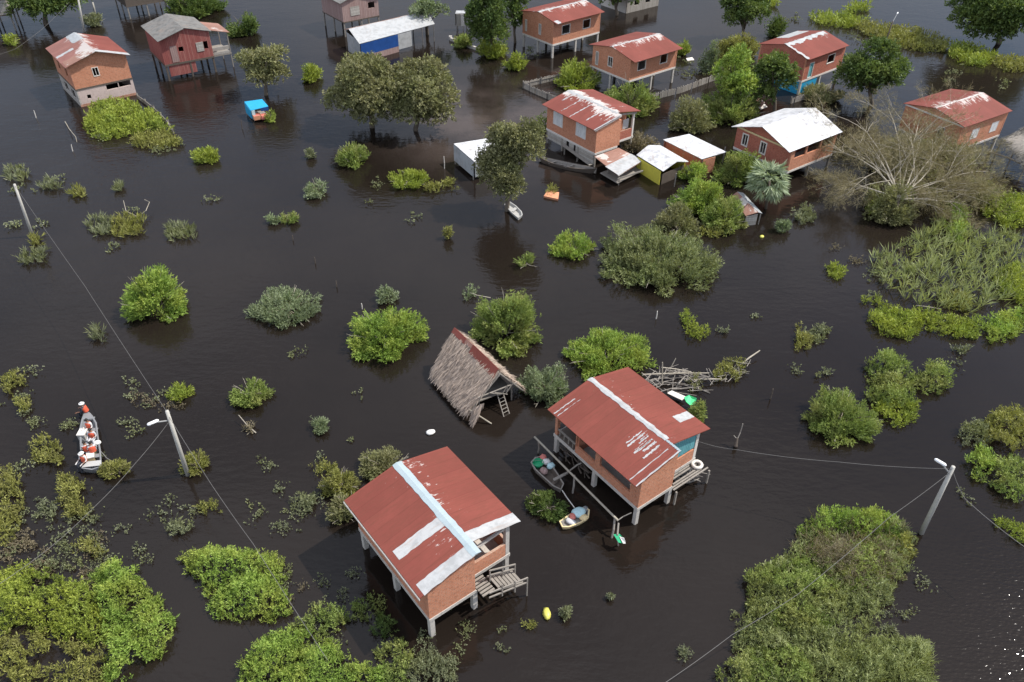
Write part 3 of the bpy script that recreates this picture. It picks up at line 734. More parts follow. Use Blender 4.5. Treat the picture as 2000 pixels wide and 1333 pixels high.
def second_house():
    P = (7.07, 28.86, 127.73, 7.22, 5.4, 1.5, 3.8, 4.4, 0.08, 0.56, 0.73)
    h = House('stilt_house', 'red roofed brick house with white ridge stripe and turquoise gable panel, plank pole alongside', P, -1, 'brick', 'roof_plain', group=GH)
    L, W_, zf, ze, r = h.L, h.W, h.zf, h.ze, h.r; m_ = W_ / 2
    h.stilts((0, L / 2, L), (0, m_, W_), 0.24, skip={(0, W_)}); h.box_part('stilt', 'concrete', r, r + .22, W_ - .24, W_ - .02, -1, zf - .22)
    h.floor()
    h.wall('v', 0, 1, h.t, m_, zf, ze, gable=h.gab(h.t, m_))
    h.wall('u', 0, 1, 0, 5.3, zf, ze, [(.75, 3.2, zf + .62, ze - .02), (3.6, 5.25, zf + .55, ze - .02)])
    h.box_part('post', 'brick', L - .24, L - .02, .02, .24, zf, ze - .05)
    h.wall('u', m_, -1, h.t, r + 1.0, zf, ze); h.wall('u', W_, -1, r + .24, L, zf, ze); h.wall('v', L, -1, 1.2, W_ - h.t, zf, ze, gable=h.gab(h.t, W_ - h.t))
    h.wall('v', 5.3, -1, h.t, m_, zf, ze, [(1.0, 1.8, zf, zf + 2)], name='inner_wall')
    h.wall('v', r, 1, m_ + .02, W_ - .26, zf, zf + .88, name='parapet')
    h.box_part('post', 'trim', r, r + .22, W_ - .24, W_ - .01, zf, ze - .1)
    g = [(m_ + .05, zf + 1.0), (W_ - .26, zf + 1.0), (W_ - .26, h.zroof(W_ - .26) - .2), (m_ + .05, h.zr - .36)]
    mb = MB(); vs = [h.q(r + .03, a, z) for a, z in g] + [h.q(r + .08, a, z) for a, z in g]
    mb.add(vs, [(0, 1, 2, 3), (7, 6, 5, 4), (0, 4, 5, 1), (1, 5, 6, 2), (2, 6, 7, 3), (3, 7, 4, 0)]); h.part(mb, 'gable_panel', 'turq')
    h.beam_part('rafter', 'trim', (r - .03, m_ + .05, h.zr - .2), (r - .03, W_ - .03, ze - .12), .06, .13)
    h.roof((-.12, L + .1), (r - .22, L + .1))
    h.cap(.95, L + .12, .17, .22, 'white_sheet', .05); h.cap(-.13, .93, .10, .02, 'blue_white', .03)
    h.sheet(1, 1.72, 2.32, .60, .99, 'white_sheet', jag=.02)
    for i in range(6):                                     # long streaks where the paint has run off beside the ridge
        u = .95 + .24 * i + random.uniform(-.1, .1); f0 = .14 + random.uniform(0, .10); h.sheet(0, u, u + random.uniform(.03, .07), f0, f0 + random.uniform(.12, .34), 'white_sheet', jag=.03)
        u = .95 + .27 * i + random.uniform(-.06, .06); h.sheet(0, u, u + random.uniform(.05, .12), .16 + .03 * i * 0, .16 + random.uniform(.22, .42), 'white_sheet', jag=.035)
    h.sheet(0, -.12, -.03, .02, .99, 'white_sheet', jag=.02); h.sheet(0, .42, .47, .12, .98, 'white_sheet', jag=.02); h.sheet(0, 6.75, 6.82, .5, .98, 'white_sheet', jag=.03); h.sheet(0, 6.5, 6.53, .45, .97, 'white_sheet', jag=.03)
    h.box_part('porch_shade_boards', 'wood_dark', 5.45, L - .02, .02, W_ - .2, zf + .004, zf + .03)  # dark covering added over the pale slab to deepen the porch shade
    # open rear porch: deck edge, rail
    h.beam_part('porch_rail', 'timber', (5.4, .1, zf + .5), (L - .2, .1, zf + .5), .08, .1)
    for u in (5.6, 6.0, 6.4, 6.8): h.box_part('rail_post', 'timber', u - .03, u + .03, .07, .13, zf, zf + .48)
    # low deck at the recessed front
    dk = MB()
    for i in range(6):
        if i != 3: h.bx(dk, -.1 + .15 * i, -.1 + .15 * i + .09, m_ + .15 + random.uniform(-.1, .3), W_ + random.uniform(-.1, .35), zf - .42, zf - .36 + random.uniform(0, .03))
    h.part(dk, 'deck', 'timber')
    for u, v in ((-.25, m_ + .2), (-.25, W_ + .25), (r - .15, W_ + .28)): h.box_part('deck_post', 'timber', u - .05, u + .05, v - .05, v + .05, -1, zf - .42)
    return h
H2 = second_house()

def shuttered_house():
    P = (7.91, 73.4, 128.2, 7.5, 5.96, 1.66, 4.31, 4.91, 0.24, 0.55, 0.79)
    h = House('stilt_house', 'two white shuttered windows over grey plank lower walls, under a white streaked red roof', P, -1, 'brick', 'roof_worn', group=GH)
    L, W_, zf, ze, r = h.L, h.W, h.zf, h.ze, h.r; m_ = W_ / 2
    h.stilts((0, L / 3, 2 * L / 3, L), (0, m_, W_), 0.18, 'timber', skip={(0, W_)}); h.box_part('stilt', 'concrete', r, r + .2, W_ - .22, W_ - .02, -1, zf - .22)
    h.floor('trim')
    wins = [(1.5, 3.0, zf + .85, ze - .35), (5.0, 6.5, zf + .85, ze - .35)]
    h.wall('v', 0, 1, h.t, m_ + .3, zf, ze, gable=h.gab(h.t, m_)); h.wall('u', 0, 1, 0, L, zf, ze, wins)
    for w in wins: h.window('u', 0, -1, *w, shutter='shutter')
    h.wall('u', m_ + .3, -1, h.t, r + 1.2, zf, ze); h.wall('u', W_, -1, r + 1.2, L, zf, ze); h.wall('v', L, -1, h.t, W_ - h.t, zf, ze, gable=h.gab(h.t, W_ - h.t))
    h.wall('v', r + 1.2, 1, m_ + .3, W_ - h.t, zf, ze, [(m_ + 1, m_ + 1.8, zf, zf + 2)], name='inner_wall')
    h.wall('v', r, 1, m_ + .34, W_ - .24, zf, zf + .9, name='parapet', mat=M['brick_red'])
    h.box_part('post', 'trim', r, r + .2, W_ - .22, W_ - .01, zf, ze - .1)
    h.box_part('curtain', 'white_sheet', r + .3, r + .34, W_ - 1.3, W_ - .5, zf + .9, zf + 1.9)
    h.beam_part('rafter', 'trim', (-.12, m_ + .1, h.zr - .1), (-.12, -.35, ze - .2), .06, .16)
    h.beam_part('rafter', 'timber', (r - .06, m_, h.zr - .3), (r - .06, W_ + .1, ze - .2), .08, .16)
    h.roof()
    h.cap(4.3, L + .2, .32, .28, 'white_sheet', .22); h.cap(.3, 4.2, .2, .1, 'white_sheet', .14)
    for u0, f1 in ((1.75, .8), (3.6, .95), (5.1, .9), (6.6, .5)):
        h.sheet(0, u0, u0 + .10, .1, f1, 'white_sheet', jag=.07)
    h.sheet(0, -.24, -.1, .02, 1, 'white_sheet', jag=.03)
    # grey boarding below the brick storey
    h.wall('u', .03, 1, 0.25, 2.9, .25, zf - .24, mat=M['wood_h'], name='lower_boarding', t=.05)
    h.wall('u', .03, 1, 3.2, 3.9, .55, zf - .24, mat=M['wood_h'], name='lower_boarding', t=.05)
    h.wall('u', .03, 1, 4.35, L - .05, .55, zf - .24, mat=M['wood_h'], name='lower_boarding', t=.05)
    h.beam_part('walkway', 'timber', (.1, -.3, .45), (4.4, -.25, .95), .45, .06)
    for u in (.4, 2.2, 4.2): h.box_part('walkway_post', 'timber', u - .05, u + .05, -.33, -.23, -1, .45 + .11 * u)
    # lean-to over the front deck
    pts = [at(1161, 306, 1.75), at(1208, 289, 1.75), at(1257, 314, 1.2), at(1208, 344, 1.2)]
    lr = MB().slab(pts, .05).build('lean_to_roof', M['rust_roof'], h.root, world=True)
    pw = [at(1180, 326, 1.53), at(1206, 300, 1.68), at(1254, 313, 1.27), at(1208, 343, 1.25)]
    MB().slab([p + Vector((0, 0, .03)) for p in (at(1182, 326, 1.53), at(1232, 301, 1.48), at(1256, 314, 1.23), at(1208, 343, 1.23))], .02).build('lean_to_sheet', M['white_sheet'], h.root, world=True)
    for px, py in ((1186, 346), (1208, 362), (1250, 338)):
        b = at(px, py, 0); MB().beam((b.x, b.y, -1), (b.x, b.y, 1.15), .09).build('lean_to_post', M['timber'], h.root, world=True)
    MB().slab([at(1172, 338, .35), at(1222, 318, .35), at(1256, 332, .35), at(1206, 358, .35)], .07).build('front_deck', M['timber'], h.root, world=True)
    MB().beam(at(1206, 350, .75), at(1256, 334, .75), .06, .16).build('deck_rail', M['timber'], h.root, world=True)
    return h
H3 = shuttered_house()

def gable_front_house(label, P, roof, wall, wins_long, wins_gable, group=GH, shutter=None, stilt_mat='concrete', nst=3):
    h = House('stilt_house', label, P, 1, wall, roof, group=group)
    L, W_, zf, ze = h.L, h.W, h.zf, h.ze
    h.stilts([L * i / (nst - 1) for i in range(nst)], (0, W_ / 2, W_), .24, stilt_mat); h.floor('trim')
    hl = [(a, b, zf + z0, zf + z1) for a, b, z0, z1 in wins_long]; hg = [(a, b, zf + z0, zf + z1) for a, b, z0, z1 in wins_gable]
    h.wall('u', 0, 1, 0, L, zf, ze, hl); h.wall('u', W_, -1, 0, L, zf, ze)
    h.wall('v', 0, 1, h.t, W_ - h.t, zf, ze, hg, gable=h.gab(h.t, W_ - h.t)); h.wall('v', L, -1, h.t, W_ - h.t, zf, ze, gable=h.gab(h.t, W_ - h.t))
    for w in hl: h.window('u', 0, -1, *w, shutter=shutter, bar=False)
    for w in hg: h.window('v', 0, -1, *w)
    for u, v in ((-.02, -.02), (L - .14, -.02), (-.02, W_ - .14)):
        h.box_part('corner_pillar', wall if False else 'brick', u, u + .16, v, v + .16, zf + .001, ze - .05)
    h.roof(); return h

P7 = (13.22, 92.38, 39.05, 7.93, 6.32, 1.98, 4.43, 5.06, 0.1, 0.75, 0)
H7 = gable_front_house('brick stilt house inside the low board fence, with two black windows facing the viewer', P7, 'roof_peel', 'brick',
    [(1.2, 2.6, .85, 2.0), (5.0, 6.3, .85, 2.0)], [(2.9, 3.7, .7, 1.9), (5.3, 5.8, .3, 1.9)])
H7.cap(-.1, 7.9, .14, .10, 'white_sheet', .08)
P8 = (4.69, 105.36, 40.69, 8.53, 5.98, 1.82, 4.61, 5.19, 0.05, 0.7, 0)
H8 = gable_front_house('brick stilt house at the top edge on tall white posts, left of the fenced house', P8, 'roof_peel', 'brick',
    [(1.5, 3.0, .9, 2.1), (5.3, 6.7, .9, 2.1)], [(2.3, 2.8, .6, 2.0), (5.1, 5.5, .4, 1.9)])
H8.cap(-.05, 8.5, .18, .14, 'white_sheet', .1); H8.sheet(0, .1, .8, .78, 1.0, 'white_sheet', jag=.1)
P6 = (33.91, 93.86, 40.2, 8.28, 6.47, 1.73, 4.36, 5.14, 0.05, 0.38, 0)
H6 = gable_front_house('brick house with bright blue sheeting round its lower storey, white patched red roof', P6, 'roof', 'brick_red',
    [(1.0, 1.9, .05, 1.9), (4.7, 6.3, .95, 2.05)], [])
H6.cap(-.05, 7.9, .55, .12, 'white_sheet', .25); H6.sheet(1, 3.6, 8.0, .55, 1.0, 'white_sheet', jag=.1); H6.sheet(0, -.05, .35, .05, .95, 'white_sheet', jag=.12)
H6.wall('u', .04, 1, .26, 3.4, .02, P6[5] - .24, mat=M['cyan'], name='blue_sheeting', t=.04); H6.wall('v', .04, 1, .3, 3.6, .02, P6[5] - .24, mat=M['cyan'], name='blue_sheeting', t=.04)
H6.box_part('door', 'turq', 1.05, 1.85, .05, .09, P6[5] + .05, P6[5] + 1.85)
P5 = (43.81, 74.71, 32.8, 7.75, 6.45, 1.9, 4.51, 5.19, 0.14, 0.28, 0)
H5 = gable_front_house('brick stilt house behind the bare tree, with white shutters and peeling red roof ridge', P5, 'roof_peel', 'brick',
    [(2.1, 3.3, .7, 1.75), (5.4, 6.6, .7, 1.75)], [(1.6, 2.3, .6, 1.8)], shutter='shutter')
H5.cap(-.1, 7.7, .10, .12, 'roof_worn', .07)
H5.beam_part('tie_beam', 'trim', (-.05, -.1, P5[6] - .05), (-.05, 6.5, P5[6] - .05), .08, .14)

def white_roof_house():
    P = (26.18, 70.4, 36.79, 6.89, 6.75, 1.51, 3.75, 4.94, 0.73, 0.2, 0)
    h = House('stilt_house', 'red brick house under a bright white sheet roof with grey stains', P, 1, 'brick_red', 'white_roof', group=GH)
    L, W_, zf, ze = h.L, h.W, h.zf, h.ze
    h.stilts((0, L / 2, L), (0, W_ / 2, W_), .2, 'timber'); h.floor('trim')
    wg = [(W_ - 1.6, W_ - .8, zf + .5, zf + 1.8), (2.9, 3.7, zf + .5, zf + 1.8)]
    h.wall('v', 0, 1, h.t, W_ - h.t, zf, ze, wg, gable=h.gab(h.t, W_ - h.t))
    for w in wg: h.window('v', 0, -1, *w, fw=.12)
    h.wall('u', 0, 1, 0, L, zf, ze, [(.5, 2.2, zf + 1.15, ze), (2.45, 4.4, zf + 1.15, ze), (4.65, L - .4, zf + 1.15, ze)], mat=M['brick'])
    h.wall('u', W_, -1, 0, L, zf, ze); h.wall('v', L, -1, h.t, W_ - h.t, zf, ze, gable=h.gab(h.t, W_ - h.t))
    h.wall('u', 2.2, 1, h.t, L - h.t, zf, ze, name='inner_wall')
    h.beam_part('tie_beam', 'cream', (-.05, -.05, ze - .1), (-.05, W_ + .05, ze - .1), .08, .16)
    h.roof((-.73, L + .5), (-.73, L + .5))
    return h
H4 = white_roof_house()

def red_plank_house():
    P = (-42.08, 95.08, 125.65, 6.15, 5.93, 2.0, 5.0, 5.87, 0.64, 0.3, 0)
    h = House('stilt_house', 'faded red plank house under a mottled grey fibre roof', P, -1, 'wood_red', 'grey_roof', group=GH)
    L, W_, zf, ze = h.L, h.W, h.zf, h.ze
    h.stilts((0, L / 2, L), (0, W_ / 2, W_), .2, 'wood_dark'); h.floor('wood_dark')
    w = [(2.0, 2.55, zf + 1.2, zf + 1.75), (5.0, 5.5, zf + 1.0, zf + 1.9)]
    h.wall('v', 0, 1, h.t, W_ - h.t, zf, ze, w, gable=h.gab(h.t, W_ - h.t)); h.wall('u', 0, 1, 0, L, zf, ze); h.wall('u', W_, -1, 0, L, zf, ze); h.wall('v', L, -1, h.t, W_ - h.t, zf, ze, gable=h.gab(h.t, W_ - h.t))
    h.box_part('pale_boards', 'wood_h', -.05, -.01, 4.1, 4.95, zf + .8, zf + 1.9)
    h.box_part('door', 'wood_pink', -.05, -.01, 1.0, 1.8, zf + .1, zf + 2)
    h.wall('v', .05, 1, .4, 3.6, .5, zf - .24, mat=M['wood_red'], name='lower_boarding', t=.05)
    h.roof((-.64, L + .3), (-.2, L + .3))
    # side porch with its own rusty roof
    z1 = ze - .35
    rf = MB().slab([h.q(.6, W_ + .25, z1 + .25), h.q(4.6, W_ + .25, z1 + .25), h.q(4.6, W_ + 2.6, z1 - .35), h.q(.4, W_ + 2.6, z1 - .35)], .05)
    rf.build('porch_roof', M['rust_roof'], h.root)
    h.part(h.bx(MB(), .6, 4.4, W_ + .05, W_ + 2.4, zf - .35, zf - .2), 'porch_deck', 'timber')
    for u in (.7, 4.3):
        h.box_part('porch_post', 'timber', u - .06, u + .06, W_ + 2.25, W_ + 2.37, -1, z1 - .35)
    h.part(h.bx(MB(), .62, .68, W_ + .1, W_ + 2.2, zf + .3, zf + .75), 'porch_rail', 'wood_h')
    h.part(h.bx(MB(), .62, .68, W_ + .1, W_ + 2.2, zf - .15, zf + .15), 'porch_rail', 'wood_h')
    return h
H11 = red_plank_house()

def left_brick_house():
    P = (-49.15, 86.81, 129.34, 7.13, 6.19, 2.05, 4.75, 5.75, 0.5, 0.39, 0)
    h = House('brick_house', 'two storey brick house with stained pink ground floor and bleached red roof, at far left', P, -1, 'brick', 'roof_bald', group=GH)
    L, W_, zf, ze = h.L, h.W, h.zf, h.ze
    w = [(2.25, 2.95, zf + .95, zf + 1.95)]
    h.floor('wood_dark', .16, .05)
    h.wall('v', 0, 1, h.t, W_ - h.t, zf, ze, w, gable=h.gab(h.t, W_ - h.t)); h.window('v', 0, -1, *w[0])
    h.wall('u', 0, 1, 0, L, zf, ze, [(1.5, 2.4, zf + .9, zf + 1.9), (4.5, 5.4, zf + .9, zf + 1.9)]); h.wall('u', W_, -1, 0, L, zf, ze); h.wall('v', L, -1, h.t, W_ - h.t, zf, ze, gable=h.gab(h.t, W_ - h.t))
    b = [(.95, 1.35, .75, 1.2), (3.2, 4.5, 1.25, zf - .2), (4.58, 5.9, 1.25, zf - .2)]
    h.wall('v', 0, 1, h.t, W_ - h.t, .28, zf - .17, b, mat=M['pink_wall'], name='ground_floor_wall'); h.wall('v', -.02, 1, 0, W_, -.6, .27, mat=M['brick_stain'], name='plinth')
    h.wall('u', 0, 1, 0, L, -.6, zf - .17, [(1.2, 2.6, .5, 1.5), (4.0, 5.4, .5, 1.5)], mat=M['wood_h'], name='ground_floor_wall'); h.wall('u', W_, -1, 0, L, -.6, zf - .17, mat=M['pink_wall'], name='ground_floor_wall')
    h.roof((-.5, L + .4), (-.5, L + .4), split='roof_peel')
    h.cap(4.6, L + .4, 1.0, .35, 'tin', .1); h.sheet(1, -.52, .35, .0, 1.0, 'white_sheet', jag=.05); h.sheet(0, -.52, 1.3, .1, .95, 'rust_roof', jag=.1); h.sheet(0, 3.0, 3.6, .4, .97, 'white_sheet', jag=.1)
    return h
H12 = left_brick_house()
H12.wall('v', 7.13, -1, .14, 6.05, -.6, 1.88, mat=M['pink_wall'], name='ground_floor_wall')

def plank_house(name, label, P, hand, wall, roof, holes_u=(), holes_v=(), group=GH):
    h = House(name, label, P, hand, wall, roof, group=group); L, W_, zf, ze = h.L, h.W, h.zf, h.ze
    h.stilts((0, L / 2, L), (0, W_ / 2, W_), .17, 'timber'); h.floor('wood_dark', .15)
    hu = [(a, b, zf + c, zf + d) for a, b, c, d in holes_u]; hv = [(a, b, zf + c, zf + d) for a, b, c, d in holes_v]
    h.wall('v', 0, 1, h.t, W_ - h.t, zf, ze, hv, gable=h.gab(h.t, W_ - h.t)); h.wall('u', 0, 1, 0, L, zf, ze, hu); h.wall('u', W_, -1, 0, L, zf, ze); h.wall('v', L, -1, h.t, W_ - h.t, zf, ze, gable=h.gab(h.t, W_ - h.t))
    h.roof(); return h
c9 = at(671, 44, 2.0)
H9 = plank_house('stilt_house', 'faded pink plank house on thin posts at the top edge, behind the white roofed barn', (c9.x, c9.y, 128, 6.2, 5.6, 2.0, 4.6, 5.5, .3, .35, 0), -1, 'wood_pink', 'grey_roof', holes_v=[(4.0, 5.0, 1.15, 1.95)])
H9.box_part('pale_boards', 'wood_h', -.04, -.01, 1.2, 2.6, H9.zf + .6, H9.zf + 1.8)
c13 = at(247, 13, 1.8)
H13 = plank_house('stilt_house', 'dark timber stilt house cut off by the top edge, above the grey roofed house', (c13.x, c13.y, 128, 6.2, 5.6, 1.8, 4.4, 5.3, .3, .35, 0), -1, 'wood_dark', 'grey_roof')
c14 = at(34, 66, 0)
H14 = plank_house('stilt_house', 'grey board stilt house at the top left corner', (c14.x - 5.4, c14.y - .5, 20, 5.0, 5.0, 2.2, 4.6, 5.4, .3, .3, 0), 1, 'wood_h', 'tin')
c15 = at(1223, 27, 0)
H15 = House('white_house', 'whitewashed low house at the top edge, right of the house on tall posts', (c15.x, c15.y, 39, 7, 5.5, .3, 2.4, 3.3, .3, .3, 0), 1, 'trim', 'grey_roof', group=GH)
H15.wall('v', 0, 1, H15.t, 5.5 - H15.t, -.5, 2.4, gable=H15.gab(.14, 5.36)); H15.wall('u', 0, 1, 0, 7, -.5, 2.4, [(1.6, 2.6, .9, 1.9), (4, 5, .9, 1.9)], mat=M['wood']); H15.wall('u', 5.5, -1, 0, 7, -.5, 2.4); H15.wall('v', 7, -1, .14, 5.36, -.5, 2.4, gable=H15.gab(.14, 5.36)); H15.roof()

# ------------------------------------------------------------------ sheds
def shed(name, label, roofs, walls, posts=(), cat='shed', group=None, base=None):
    """roofs: (points with z, material, part name); walls: (p, q, z0, z1a, z1b, material)"""
    pts = [p for r in roofs for p in r[0]]; c = sum((Vector(p) for p in pts), Vector()) / len(pts)
    o = thing(name, label, cat, (c.x, c.y, 0), 0, group)
    for pl, mt, nm in roofs: MB().slab(pl, .05).build(nm, M[mt], o, world=True)
    for w in walls:
        p, q_, z0, za, zb, mt = w[:6]; p, q_ = Vector((p.x, p.y, 0)), Vector((q_.x, q_.y, 0)); n = (q_ - p).cross(Vector((0, 0, 1))).normalized() * .06
        vs = [(p.x, p.y, z0), (q_.x, q_.y, z0), (q_.x, q_.y, zb), (p.x, p.y, za)]; vs += [(x + n.x, y + n.y, z) for x, y, z in vs]
        MB().add(vs, [(0, 1, 2, 3), (7, 6, 5, 4), (0, 4, 5, 1), (1, 5, 6, 2), (2, 6, 7, 3), (3, 7, 4, 0)]).build(w[6] if len(w) > 6 else 'wall', M[mt], o, world=True)
    for b, z1, w in posts: MB().beam((b.x, b.y, -1), (b.x, b.y, z1), w).build('post', M['timber'], o, world=True)
    return o
def lerp(a, b, t): return a + (b - a) * t
# yellow walled shed
a, b, c, d = at(1243, 303, 1.55), at(1266, 284, 2.05), at(1322, 316, 2.05), at(1295, 335, 1.55); e, f = at(1290, 284, 1.6), at(1345, 316, 1.6)
shed('shed', 'small yellow walled shed with a white folded sheet roof', [([a, b, c, d], 'white_roof', 'roof'), ([b + Vector((.02, .02, 0)), e, f, c + Vector((.02, .02, 0))], 'white_roof', 'roof')],
     [(lerp(a, d, .06), lerp(a, d, .94), -.4, 1.42, 1.42, 'yellow'), (lerp(lerp(d, f, .05), lerp(a, e, .05), .06), lerp(lerp(d, f, .95), lerp(a, e, .95), .1), -.4, 1.1, 1.1, 'wood_dark'), (lerp(e, f, .06), lerp(e, f, .9), -.4, 1.4, 1.4, 'yellow'), (lerp(a, e, .06), lerp(a, e, .94), -.4, 1.4, 1.4, 'yellow')],  # dark front wall: the shade of the open front put into its colour
     [(at(1317, 365, 0), 1.4, .09)], group='sheds beside the houses')
a, b, c, d = at(1295, 273, 1.9), at(1346, 262, 2.1), at(1419, 297, 1.9), at(1371, 311, 1.7)
shed('shed', 'low brick lean-to with a clean white roof beside the yellow shed', [([a, b, c, d], 'white_roof', 'roof')],
     [(lerp(a, d, .03) + Vector((.25, 0, 0)), lerp(a, d, .97) + Vector((.2, .2, 0)), -.4, 1.78, 1.58, 'brick_red'), (lerp(d, c, .05), lerp(d, c, .55), -.4, 1.58, 1.66, 'brick'), (lerp(a, b, .05), lerp(a, b, .9), -.4, 1.75, 1.85, 'brick_red')],
     [(at(1411, 318, 0), 1.7, .1), (lerp(b, c, .5), 1.85, .1)], group='sheds beside the houses')
# long white roofed barn with blue wall
a, b, c, d = at(681, 57, 3.0), at(834, 22, 3.0), at(849, 47, 2.35), at(702, 86, 2.35)
e, f = at(671, 61, 2.5), at(826, 26, 2.5)
MBARN = shed('barn', 'long white roofed barn with blue tarpaulin wall beside the pink plank house', [([a, b, c, d], 'white_sheet', 'roof'), ([a + Vector((-.02, .03, 0)), b + Vector((-.02, .03, 0)), b + Vector((-.9, 1.2, -.45)), a + Vector((-.9, 1.2, -.45))], 'rust_roof', 'roof')],
     [(lerp(d, c, .01), lerp(d, c, .49), .75, 2.25, 2.25, 'blue'), (lerp(d, c, .49), lerp(d, c, .67), .3, 2.22, 2.22, 'white_sheet', 'white_panel'), (lerp(d, c, .01), lerp(d, c, .49), -.4, .74, .74, 'wood_pink', 'lower_wall'),
      (lerp(d, a, .02), lerp(d, a, .55), -.4, 2.25, 2.6, 'tin'), (lerp(d, a, .55), lerp(d, a, .98) + Vector((-.5, .6, 0)), -.1, 2.4, 2.4, 'white_sheet', 'white_panel'), (lerp(a, b, .02) + Vector((-.7, .9, 0)), lerp(a, b, .6) + Vector((-.7, .9, 0)), -.4, 2.5, 2.5, 'wood_dark')],
     [(lerp(d, c, .98), 2.3, .12), (lerp(d, c, .82), 2.3, .12), (lerp(a, b, .97), 2.5, .12), (lerp(a, b, .8), 2.5, .12)], cat='barn')
# tin shed under the tree
a, b, c, d = at(886, 281, 2.1), at(949, 271, 2.1), at(991, 296, 2.0), at(926, 316, 2.0)
shed('shed', 'pale tin walled shed half hidden by the leaning olive tree', [([a, b, c, d], 'white_roof', 'roof')],
     [(lerp(a, d, .02), lerp(a, d, .98), .35, 2.0, 1.9, 'tin'), (lerp(d, c, .02), lerp(d, c, .98), .35, 1.9, 1.9, 'tin'), (lerp(a, b, .03), lerp(a, b, .97), .35, 2.0, 2.0, 'tin'), (lerp(b, c, .03), lerp(b, c, .97), .35, 2.0, 1.9, 'tin')],
     [(lerp(a, d, .05), .34, .12), (lerp(a, d, .95), .34, .12), (lerp(d, c, .9), .34, .12), (lerp(a, b, .9), .34, .12)], group='sheds beside the houses')
# tumbledown shack
a, b, c, d = at(1430, 382, 1.15), at(1440, 375, 1.45), at(1481, 415, 1.35), at(1456, 422, 1.0); e, f = at(1452, 377, 1.2), at(1489, 417, 1.1)
shed('shack', 'tumbledown grey and rust roofed shack beside the bright green bushes', [([a, b, c, d], 'rust_roof', 'roof'), ([b + Vector((.02, .02, 0)), e, f, c + Vector((.02, .02, 0))], 'tin', 'roof')],
     [(lerp(d, f, .03), lerp(d, f, .72), -.4, .95, 1.1, 'wood_h'), (lerp(a, d, .05), lerp(a, d, .97), -.4, .95, .85, 'wood_dark')], [(lerp(d, f, .9), 1.0, .09)], cat='shack')
# outhouse
a, b, c, d = at(891, 21, 2.5), at(913, 21, 2.5), at(919, 26, 2.4), at(889, 27, 2.4)
shed('outhouse', 'tiny white roofed outhouse on posts left of the tall dark trees', [([a, b, c, d], 'white_sheet', 'roof')],
     [(lerp(d, c, .08), lerp(d, c, .36), .7, 2.3, 2.3, 'wood'), (lerp(d, c, .36), lerp(d, c, .58), .7, 2.3, 2.3, 'trim', 'door'), (lerp(d, c, .85), lerp(d, c, .97), .7, 2.3, 2.3, 'wood'), (lerp(a, d, .1), lerp(a, d, .9), .7, 2.3, 2.3, 'wood'), (lerp(b, c, .1), lerp(b, c, .9), .7, 2.3, 2.3, 'wood'), (lerp(a, b, .1), lerp(a, b, .9), .7, 2.3, 2.3, 'wood')],
     [(lerp(d, c, .08), .7, .1), (lerp(d, c, .5), .7, .1), (lerp(d, c, .95), .7, .1), (lerp(a, b, .1), .7, .1), (lerp(a, b, .9), .7, .1)], cat='outhouse')
# blue tarpaulin shelter
a, b, c, d = at(477, 199, 1.5), at(512, 194, 1.55), at(524, 208, 1.35), at(490, 216, 1.25)
o = shed('tarpaulin_shelter', 'bright blue tarpaulin shelter alone in the water', [([a, b, c, d], 'cyan', 'roof')],
     [(lerp(d, c, .55), lerp(d, c, .98), .95, 1.3, 1.33, 'blue', 'tarpaulin_flap'), (lerp(a, d, .05), lerp(a, d, .98), .25, 1.4, 1.2, 'cyan', 'tarpaulin_flap'), (lerp(d, c, .02), lerp(d, c, .2), .2, 1.2, 1.2, 'teal_pl', 'tarpaulin_flap')],
     [(lerp(a, d, .1), 1.3, .07), (lerp(b, c, .1), 1.4, .07), (lerp(d, c, .95), 1.28, .07), (lerp(d, c, .08), 1.2, .07)], cat='shelter')
MB().slab([lerp(lerp(a, d, .1), c, .02) * 1, lerp(a, b, .95), lerp(b, c, .95), lerp(d, c, .1)], .06)
g = [Vector((p.x, p.y, .28)) for p in (lerp(a, b, .08), lerp(a, b, .92), lerp(d, c, .96), lerp(d, c, .06))]
MB().slab(g, .07).build('platform', M['timber'], o, world=True)
def crate(name, label, px, z0, size, mat, rz, cat='crate', group=None):
    p = at(px[0], px[1], z0); o = thing(name, label, cat, (p.x, p.y, z0), rz, group); x, y, z = size; t = .03; mb = MB()
    mb.box((-x, -y, 0), (x, y, t)); mb.box((-x, -y, t), (-x + t, y, z)); mb.box((x - t, -y, t), (x, y, z)); mb.box((-x + t, -y, t), (x - t, -y + t, z)); mb.box((-x + t, y - t, t), (x - t, y, z))
    mb.build('box', M[mat], o); MB().box((-x + t, -y + t, t), (x - t, y - t, z * .8)).build('contents', M['red_pl'], o); return o
crate('crate', 'orange crate on the platform under the blue tarpaulin', (503, 232), .29, (.42, .4, .45), 'orange_wood', .5, group='goods under the blue tarpaulin')
crate('crate', 'faded red crate beside the orange one under the blue tarpaulin', (516, 231), .29, (.36, .36, .38), 'red_pl', .7, group='goods under the blue tarpaulin')
